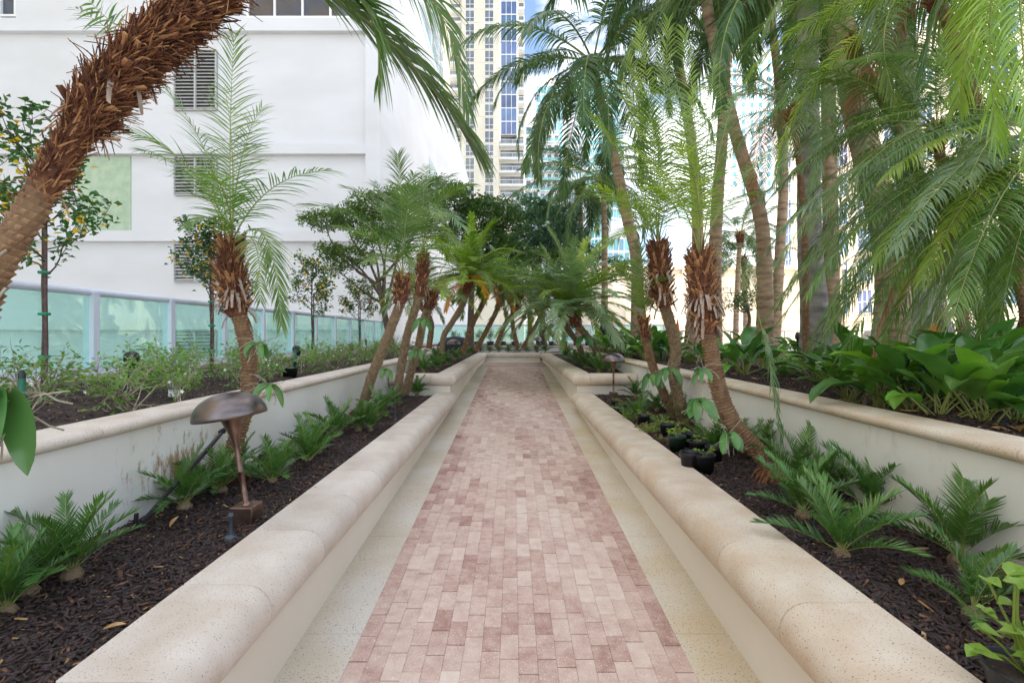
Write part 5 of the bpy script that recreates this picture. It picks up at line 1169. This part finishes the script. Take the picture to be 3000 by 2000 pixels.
pl_ = [((1983,1322),.09,'greenpl2','dark green pot at the edge of the coping, left of the black ones', sprout), ((2022,1378),.088,'black','black pot touching the coping, left of the frontmost pot', None), ((2064,1384),.09,'black','frontmost black pot of the cluster of four', sprout), ((2045,1340),.088,'black','black pot with a thin sprout behind the frontmost pot', sprout), ((2092,1358),.08,'black','black pot half hidden right of the frontmost pot', None), ((2020,1312),.085,'black','rearmost black pot of the cluster', None), ((1955,1282),.085,'black','black pot lying low behind the dark green pot', None), ((1885,1252),.085,'black','black pot with lime seedlings, farther along the coping', sprout)]
M['greenpl2'] = mat('dark_green_plastic', lin(36,60,44), .45)
for i, ((x, y), r_, m_, lb, f) in enumerate(pl_): pot(lb, G(x, y, ZM1+.005), r_, .155, m_, f, i)
def brom(t, p, rg):
    l = MB()
    for k in range(22):
        a = k*2.4; d = Vector((math.cos(a), math.sin(a), 1.6-.05*k)).normalized(); q = p.copy(); vs = []
        for i in range(5): w = .009*(1-i/4.3); s = d.cross(UP).normalized(); vs += [q-s*w, q+s*w]; d = (d+Vector((0,0,-.22))).normalized(); q = q + d*.035
        l.add(vs, [(2*i,2*i+1,2*i+3,2*i+2) for i in range(4)])
    link('leaves', l.mesh('leaves', M['brom']), t)
pot('black pot with a reddish bromeliad, right one of the pair by the small lamp', G(1820,1212,ZM1), .09, .14, 'black', brom, 30)
pot('black pot with a reddish bromeliad, left one of the pair by the small lamp', G(1802,1198,ZM1), .085, .14, 'black', brom, 31)
def syng(t, p, rg):
    w = MB(); l = MB()
    for k in range(22):
        a = rg.uniform(0,6.28); rr = rg.uniform(.01,.13); e = p + Vector((math.cos(a)*rr-.02, math.sin(a)*rr, rg.uniform(.06,.33))); w.tube([p, (p+e)/2+Vector((rg.gauss(0,.02),0,.02)), e], .004, 5, 0, False)
        for q in range(2):
            an = rg.uniform(0,6.28); d = Vector((math.cos(an), math.sin(an), rg.uniform(-.3,.3))).normalized(); s = d.cross(UP).normalized(); n_ = s.cross(d); L2 = rg.uniform(.045,.075); wd = L2*.95
            l.add([e, e-d*L2*.2+s*wd*.4, e+s*wd*.5+d*L2*.15+n_*.008, e+d*L2*.45+s*wd*.36, e+d*L2*.9-n_*.008, e+d*L2*.45-s*wd*.36, e-s*wd*.5+d*L2*.15+n_*.008, e-d*L2*.2-s*wd*.4], [(0,1,2),(0,2,3),(0,3,4),(0,4,5),(0,5,6),(0,6,7)])
    link('stems', w.mesh('stems', M['lime']), t); link('leaves', l.mesh('leaves', M['lime']), t)
pot('wide black pot with a lime green leafy plant in the bottom right corner', Vector((1.60,1.50,ZM1+.01)), .115, .12, 'black', syng, 32)
# fallen leaves
rg = random.Random(9); fl_ = []
for v in range(3):
    mb = MB(); L2 = .16; vs = []
    for i in range(7):
        x = i/6; ww = .035*math.sin(PI*min(1, x*.94+.05))**.8; z = .012+.02*math.sin(x*3+v)+.006*v*x; vs += [(x*L2, -ww, z+.012), (x*L2, 0, z-.003), (x*L2, ww, z+.01+.008*v)]
    mb.add(vs, [(3*i+k, 3*i+k+1, 3*i+4+k, 3*i+3+k) for i in range(6) for k in range(2)]); fl_.append(mb.mesh('fallen_leaf', M['litter'], True))
for i, (x, y) in enumerate(sorted([(2905,1262),(2960,1240),(2760,1228),(2700,1222),(2640,1205),(2580,1196),(2840,1245),(2200,1112),(2160,1100),(2500,1185),(2990,1270),(2790,1215)], key=lambda a: -a[1])):
    o = link('fallen_leaf', fl_[i % 3], None, G(x, y, ZS+.02), (rg.gauss(0,.2), rg.gauss(0,.2), rg.uniform(0,6.3)), rg.uniform(.5,1.1)); tag(o, f'curled brown fallen leaf in the right upper bed, {ordn(i)} to the camera', 'fallen leaf', 'fallen leaves in the right upper bed')
for i, (x, y) in enumerate(sorted([(500,1545),(700,1640),(300,1850),(2140,1290),(2520,1560),(2640,1700),(2480,1480),(560,1600),(860,1480),(2930,1760)], key=lambda a: -a[1])):
    o = link('fallen_leaf', fl_[i % 3], None, G(x, y, ZM1+.015), (rg.gauss(0,.2), rg.gauss(0,.2), rg.uniform(0,6.3)), rg.uniform(.3,.6)); tag(o, f'small dry leaf on the dark mulch beside the path, {ordn(i)} to the camera', 'fallen leaf', 'dry leaves on the mulch')
# irrigation pipes and risers
def pipe(label, at, h, r=.018, m='greenpl'):
    t = thing('irrigation_riser', at, label, 'irrigation riser', 'green irrigation risers'); b = MB(); b.lathe([(r,-.05),(r,h*.62),(r*1.25,h*.62),(r*1.25,h*.68),(r*1.05,h*.68),(r*1.05,h)], 14); link('pipe', b.mesh('pipe', M[m], True), t)
    b = MB(); b.lathe([(r*1.1,h),(r*1.1,h+.03),(r*.7,h+.035),(r*.7,h+.05),(0,h+.05)], 14); link('nozzle', b.mesh('nozzle', M['black'], True), t)
pipe('green irrigation pipe with a black top at the left edge behind the coping', G(64,1262,ZS), .33)
pipe('green irrigation pipe in the left bed beside a black nursery pot', G(864,1108,ZS), .40)
pipe('green irrigation pipe farther back in the left bed behind the leaning trunk', G(1072,1060,ZS), .45)
pipe('green irrigation pipe behind the right coping between two palm trunks', G(1937,1063,ZS), .36)
pipe('green irrigation pipe standing before the white trough on the right', Vector(P(2773,HY,6.8).to_tuple()[:2] + (ZS,)), .66)
def sprinkler(label, at, h, r=.011):
    t = thing('sprinkler', at, label, 'sprinkler'); b = MB(); b.lathe([(r*2.9,-.01),(r*2.9,.02),(r*2.4,.028),(r*1.1,.03),(r,.034),(r,h*.85),(r*1.3,h*.86),(r*1.3,h*.95),(r*.9,h*.96),(r*1.2,h),(0,h)], 16); link('riser', b.mesh('riser', M['greypl'], True), t)
sprinkler('short grey sprinkler beside the base of the big mushroom lamp', G(676,1582,ZM1), .155)
sprinkler('thin black sprinkler next to the left coping, farther back', G(1158,1232,ZM1), .30, .007)
sprinkler('thin black sprinkler stake among the right coonties', G(2388,1580,ZM1), .14, .008)
# spotlights
def spot(label, at, h=.28, sc=1.0):
    t = thing('spotlight', at, label, 'spotlight', 'black garden spotlights', 0, sc); b = MB(); b.box(-.045,.045,-.035,.035,-.03,.12); b.lathe([(.02,.12),(.02,.16),(.032,.165),(.032,.2),(0,.21)], 12); link('base', b.mesh('base', M['greypl']), t)
    b = MB(); b.lathe([(0,-.07),(.04,-.07),(.055,-.03),(.06,.03),(.066,.032),(.066,.085),(.058,.085),(.055,.05),(0,.05)], 20, 0, Matrix.Translation((.03,0,h)) @ Matrix.Rotation(-.6,4,'X') @ Matrix.Rotation(-.5,4,'Y')); link('head', b.mesh('head', M['black'], True), t)
spot('black adjustable spotlight in the left bed, nearest to the camera', G(378,1150,ZS), .30, 1.05)
spot('black spotlight rising behind the nursery pot in the left bed', G(866,1078,ZS), .30)
spot('distant black spotlight in the left bed between the small trees', G(1026,1056,ZS), .3)
pot('black nursery pot sunk among the jasmine in the left bed', G(848,1112,ZS), .11, .16, 'black', None, 40)['group'] = 'nursery pots'
t = thing('valve_marker', G(510,1152,ZS), 'white drain stub with a dark grate cap in the left bed', 'drain cap'); b = MB(); b.lathe([(.05,-.03),(.05,.05),(0,.05)], 18); link('stub', b.mesh('stub', M['white'], True), t); b = MB(); b.lathe([(.065,.051),(.068,.06),(.03,.075),(0,.078)], 18); link('cap', b.mesh('cap', M['greypl'], True), t)
# strap holding the palm behind the lamp
t = thing('tie_strap', G(395,1552,ZM1), 'black strap stretched from the palm trunk down to the mulch behind the big lamp', 'strap'); o0 = Vector(t.location); b = MB(); A_, B_ = Vector((0,0,0)), D(566,930,3.85)-o0
for k in (-1, 1): b.tube([A_, A_.lerp(B_,.5)+Vector((k*.012,0,-.01)), B_], .006, 6, 0, False)
b.tube([A_.lerp(B_,.05), A_.lerp(B_,.72)], .014, 6); kn = A_.lerp(B_,.74); b.tube([kn-Vector((.03,0,.01)), kn, kn+Vector((.035,-.01,.035))], [.014,.022,.006], 6); b.tube([A_-UP*.05, A_+Vector((0.01,0,.1))], .012, 6); link('webbing', b.mesh('webbing', M['black']), t)
# stump
t = thing('stump', G(1250,1060,ZM2), 'pale sawn stump in the raised far left planter', 'stump'); b = MB(); b.lathe([(.16,-.02),(.14,.06),(.135,.12),(.12,.125),(0,.13)], 18, 0); link('wood', b.mesh('wood', M['twig']), t)
# dark covered mound
t = thing('covered_mound', Vector((-4.1,21.6,1.0)) if False else Vector((-2.6,21.9,ZM2)), 'dark covered mound behind the leaning palms at the end of the left planter', 'mound'); b = MB(); b.lathe([(.95,-.05),(.9,.25),(.75,.5),(.45,.68),(.15,.75),(0,.76)], 26, 0, Matrix.Diagonal((1,.7,1,1))); link('cover', b.mesh('cover', M['dark'], True), t)
# nursery row before the far railing
for i in range(12):
    p = Vector((-3.0+.62*i, 24.2+.25*(i % 2), 1.235)); t = thing('potted_shrub', p, f'potted twiggy shrub in the row before the far railing, {["first","second","third","fourth","fifth","sixth","seventh","eighth","ninth","tenth","eleventh","twelfth"][i]} from the left', 'potted shrub', 'potted shrubs before the far railing')
    b = MB(); b.lathe([(.15,0),(.19,.26),(.17,.26),(.15,.22),(0,.22)], 14); link('pot', b.mesh('pot', M['black'], True), t)
    w = MB(); tips = []; rg = random.Random(i)
    for k in range(4): branchy(rg, Vector((0,0,.2)), Vector((rg.gauss(0,.5), rg.gauss(0,.5), 1.2)), .3, .007, 2, w, tips, .5, .7, 3, .1, 3, 2)
    link('stems', w.mesh('stems', M['bark']), t); l = MB(); leaves_at(rg, tips, 2, .07, .04, .03, l); link('leaves', l.mesh('leaves', M['treed']), t)
# plaza furniture
t = thing('terracotta_pot', P(2722,HY,9.6) - UP*.8, 'square flared terracotta pot on the white trough to the right', 'flower pot'); t.location.z = CZ - (993-HY)*9.6/F
b = MB(); b.lathe([(0,0),(.15,0),(.16,.02),(.2,.22),(.235,.225),(.235,.27),(.2,.27),(.19,.2),(0,.2)], 4, 0, Matrix.Rotation(R(40),4,'Z')); link('pot', b.mesh('pot', M['terracotta']), t)
t = thing('trough_planter', Vector(((2760-CX)*9.6/F, 9.6, 1.05)), 'long white trough planter behind the big-leaved plants', 'planter'); b = MB()
zt = CZ - (1000-HY)*9.6/F - 1.05; w = .75
b.add([(-w*.8,-.3,0),(w*.8,-.3,0),(w*.8,.3,0),(-w*.8,.3,0),(-w,-.4,zt-.05),(w,-.4,zt-.05),(w,.4,zt-.05),(-w,.4,zt-.05)], [(0,3,2,1),(0,1,5,4),(1,2,6,5),(2,3,7,6),(3,0,4,7)]); b.box(-w-.04,w+.04,-.44,.44,zt-.048,zt); link('trough', b.mesh('trough', M['white']), t)
b = MB(); b.box(-w+.05,w-.05,-.36,.36,zt-.02,zt+.01); link('soil', b.mesh('soil', M['soil']), t)
def chaise(label, at, rz):
    t = thing('lounger', at, label, 'lounger', 'pool loungers on the plaza', rz); b = MB(); b.box(-.32,.32,-.9,.35,.3,.34)
    b.add([(-.32,.36,.32),(.32,.36,.32),(.32,.85,.85),(-.32,.85,.85),(-.32,.39,.29),(.32,.39,.29),(.32,.88,.82),(-.32,.88,.82)], [(0,1,2,3),(4,7,6,5),(0,4,5,1),(3,2,6,7),(0,3,7,4),(1,5,6,2)]); link('sling', b.mesh('sling', M['fabric']), t)
    for (x, y) in ((-.3,-.8),(.3,-.8),(-.3,.5),(.3,.5)):
        b = MB(); b.tube([(x,y,0),(x,y,.33)], .018, 8); link('leg', b.mesh('leg', M['alu']), t)
for i, (x, Y_, rz) in enumerate([(1545,18,.6),(1990,19,-.5),(1895,14.5,2.6),(2470/K,13,-1.1)]):
    xx = x if i in (0,1,2) else 2470
    xx = {0:1820,1:1965,2:2445,3:2520}[i]; chaise(f'grey sling lounger on the plaza, {["leftmost","second from left","third from left","rightmost"][i]} seen between trunks', Vector(((xx-CX)*Y_/F, Y_, 1.1)), rz)
def umb(label, px, Y_, h):
    t = thing('closed_umbrella', Vector(((px-CX)*Y_/F, Y_, 1.1)), label, 'umbrella', 'closed orange umbrellas'); b = MB(); b.tube([(0,0,0),(0,0,h)], .025, 8); link('pole', b.mesh('pole', M['alu']), t)
    b = MB(); b.tube([(0,0,h*.35),(0,0,h*.45),(0,0,h*.7),(0,0,h+.05)], [.13,.12,.08,.015], 14, 0, True, lambda i, k: 1+.3*(k % 2)); link('canopy', b.mesh('canopy', M['tefl']), t)
umb('closed orange umbrella between two coconut trunks on the plaza', 2195, 24, 1.55); umb('closed orange umbrella behind the shaggy palm trunk', 1985, 26, 1.5)
t = thing('path_light', P(2337,HY,11)*1, 'small grey bollard light on the plaza edge', 'bollard light'); t.location.z = 1.1; b = MB(); b.lathe([(.02,0),(.02,.62),(.05,.63),(.06,.7),(.04,.78),(0,.8)], 12); link('bollard', b.mesh('bollard', M['greypl'], True), t)
# iron bench end at the right
t = thing('bench', Vector(((2905-CX)*9/F, 9.0, 1.1)), 'pale curved garden bench end at the right edge', 'bench'); b = MB(); b.box(-.2,1.4,-.25,.3,.42,.48); link('seat', b.mesh('seat', M['conc']), t)
for x in (-.2, 1.3):
    b = MB(); b.box(x,x+.08,-.25,.3,0,.42); b.tube([(x+.04,.3,.4),(x+.02,.4,.7),(x-.05,.45,.95)], [.05,.045,.03], 8); link('leg', b.mesh('leg', M['conc']), t)
b = MB(); b.box(-.2,1.4,.3,.36,.5,.95); link('backrest', b.mesh('backrest', M['conc']), t)
# plaza fence rail and planter kerb
t = thing('plaza_fence', (6,26.5,1.1), 'thin dark metal fence across the plaza behind the trunks', 'fence'); b = MB(); b.box(0,22,0,.03,.9,.94); b.box(0,22,0,.03,.1,.13); link('rail', b.mesh('rail', M['greypl']), t)
pm = MB(); pm.box(0,.03,0,.03,0,.94); pm = pm.mesh('post', M['greypl']); 
for k in range(23): link('post', pm, t, (k*.985,0,0))
t = thing('bed_kerb', (6.95,-2,1.0), 'low white kerb along the back of the right planting bed', 'kerb'); b = MB(); b.box(0,.2,0,22.4,0,.42); link('kerb', b.mesh('kerb', M['stucco']), t)
# person far behind the plants
def person():
    at = Vector(((1778-CX)*17/F, 17, 0)); at.z = 1.1
    t = thing('person', at, 'person in dark clothes sitting far behind the big-leaved plants, seen small left of centre right', 'person')
    bm = bpy.data.meshes.new('body'); J = [(0,0,.55),(0,0,.8),(0,0,1.05),(0,-.02,1.15),(0,-.03,1.3),(.19,0,1.0),(.26,-.12,.78),(.14,-.3,.7),(-.19,0,1.0),(-.26,-.12,.78),(-.14,-.3,.7),(.1,-.02,.5),(.12,-.42,.5),(.12,-.45,.05),(-.1,-.02,.5),(-.12,-.42,.5),(-.12,-.45,.05),(.12,-.55,.03),(-.12,-.55,.03)]
    E = [(0,1),(1,2),(2,3),(3,4),(2,5),(5,6),(6,7),(2,8),(8,9),(9,10),(0,11),(11,12),(12,13),(0,14),(14,15),(15,16),(13,17),(16,18)]
    bm.from_pydata(J, E, []); o = link('body', bm, t); sk = o.modifiers.new('s', 'SKIN'); rad = [.15,.14,.15,.055,.1,.06,.045,.035,.06,.045,.035,.09,.07,.045,.09,.07,.045,.035,.035]
    for v, r_ in zip(bm.skin_vertices[0].data, rad): v.radius = (r_, r_)
    bm.skin_vertices[0].data[0].use_root = True; ss = o.modifiers.new('ss', 'SUBSURF'); ss.levels = 1; ss.render_levels = 1; bm.materials.append(M['dark'])
    b = MB(); b.lathe([(0,.12),(.07,.1),(.1,.03),(.105,-.03),(.08,-.06)], 14, 0, Matrix.Translation((0,.01,1.33))); link('hair', b.mesh('hair', M['black'], True), t)
    b = MB(); b.box(-.25,.25,-.25,.25,.4,.44); ch = tag(link('stool', b.mesh('stool', M['conc']), None, at), 'pale low seat under the far person in dark clothes', 'stool')
person()
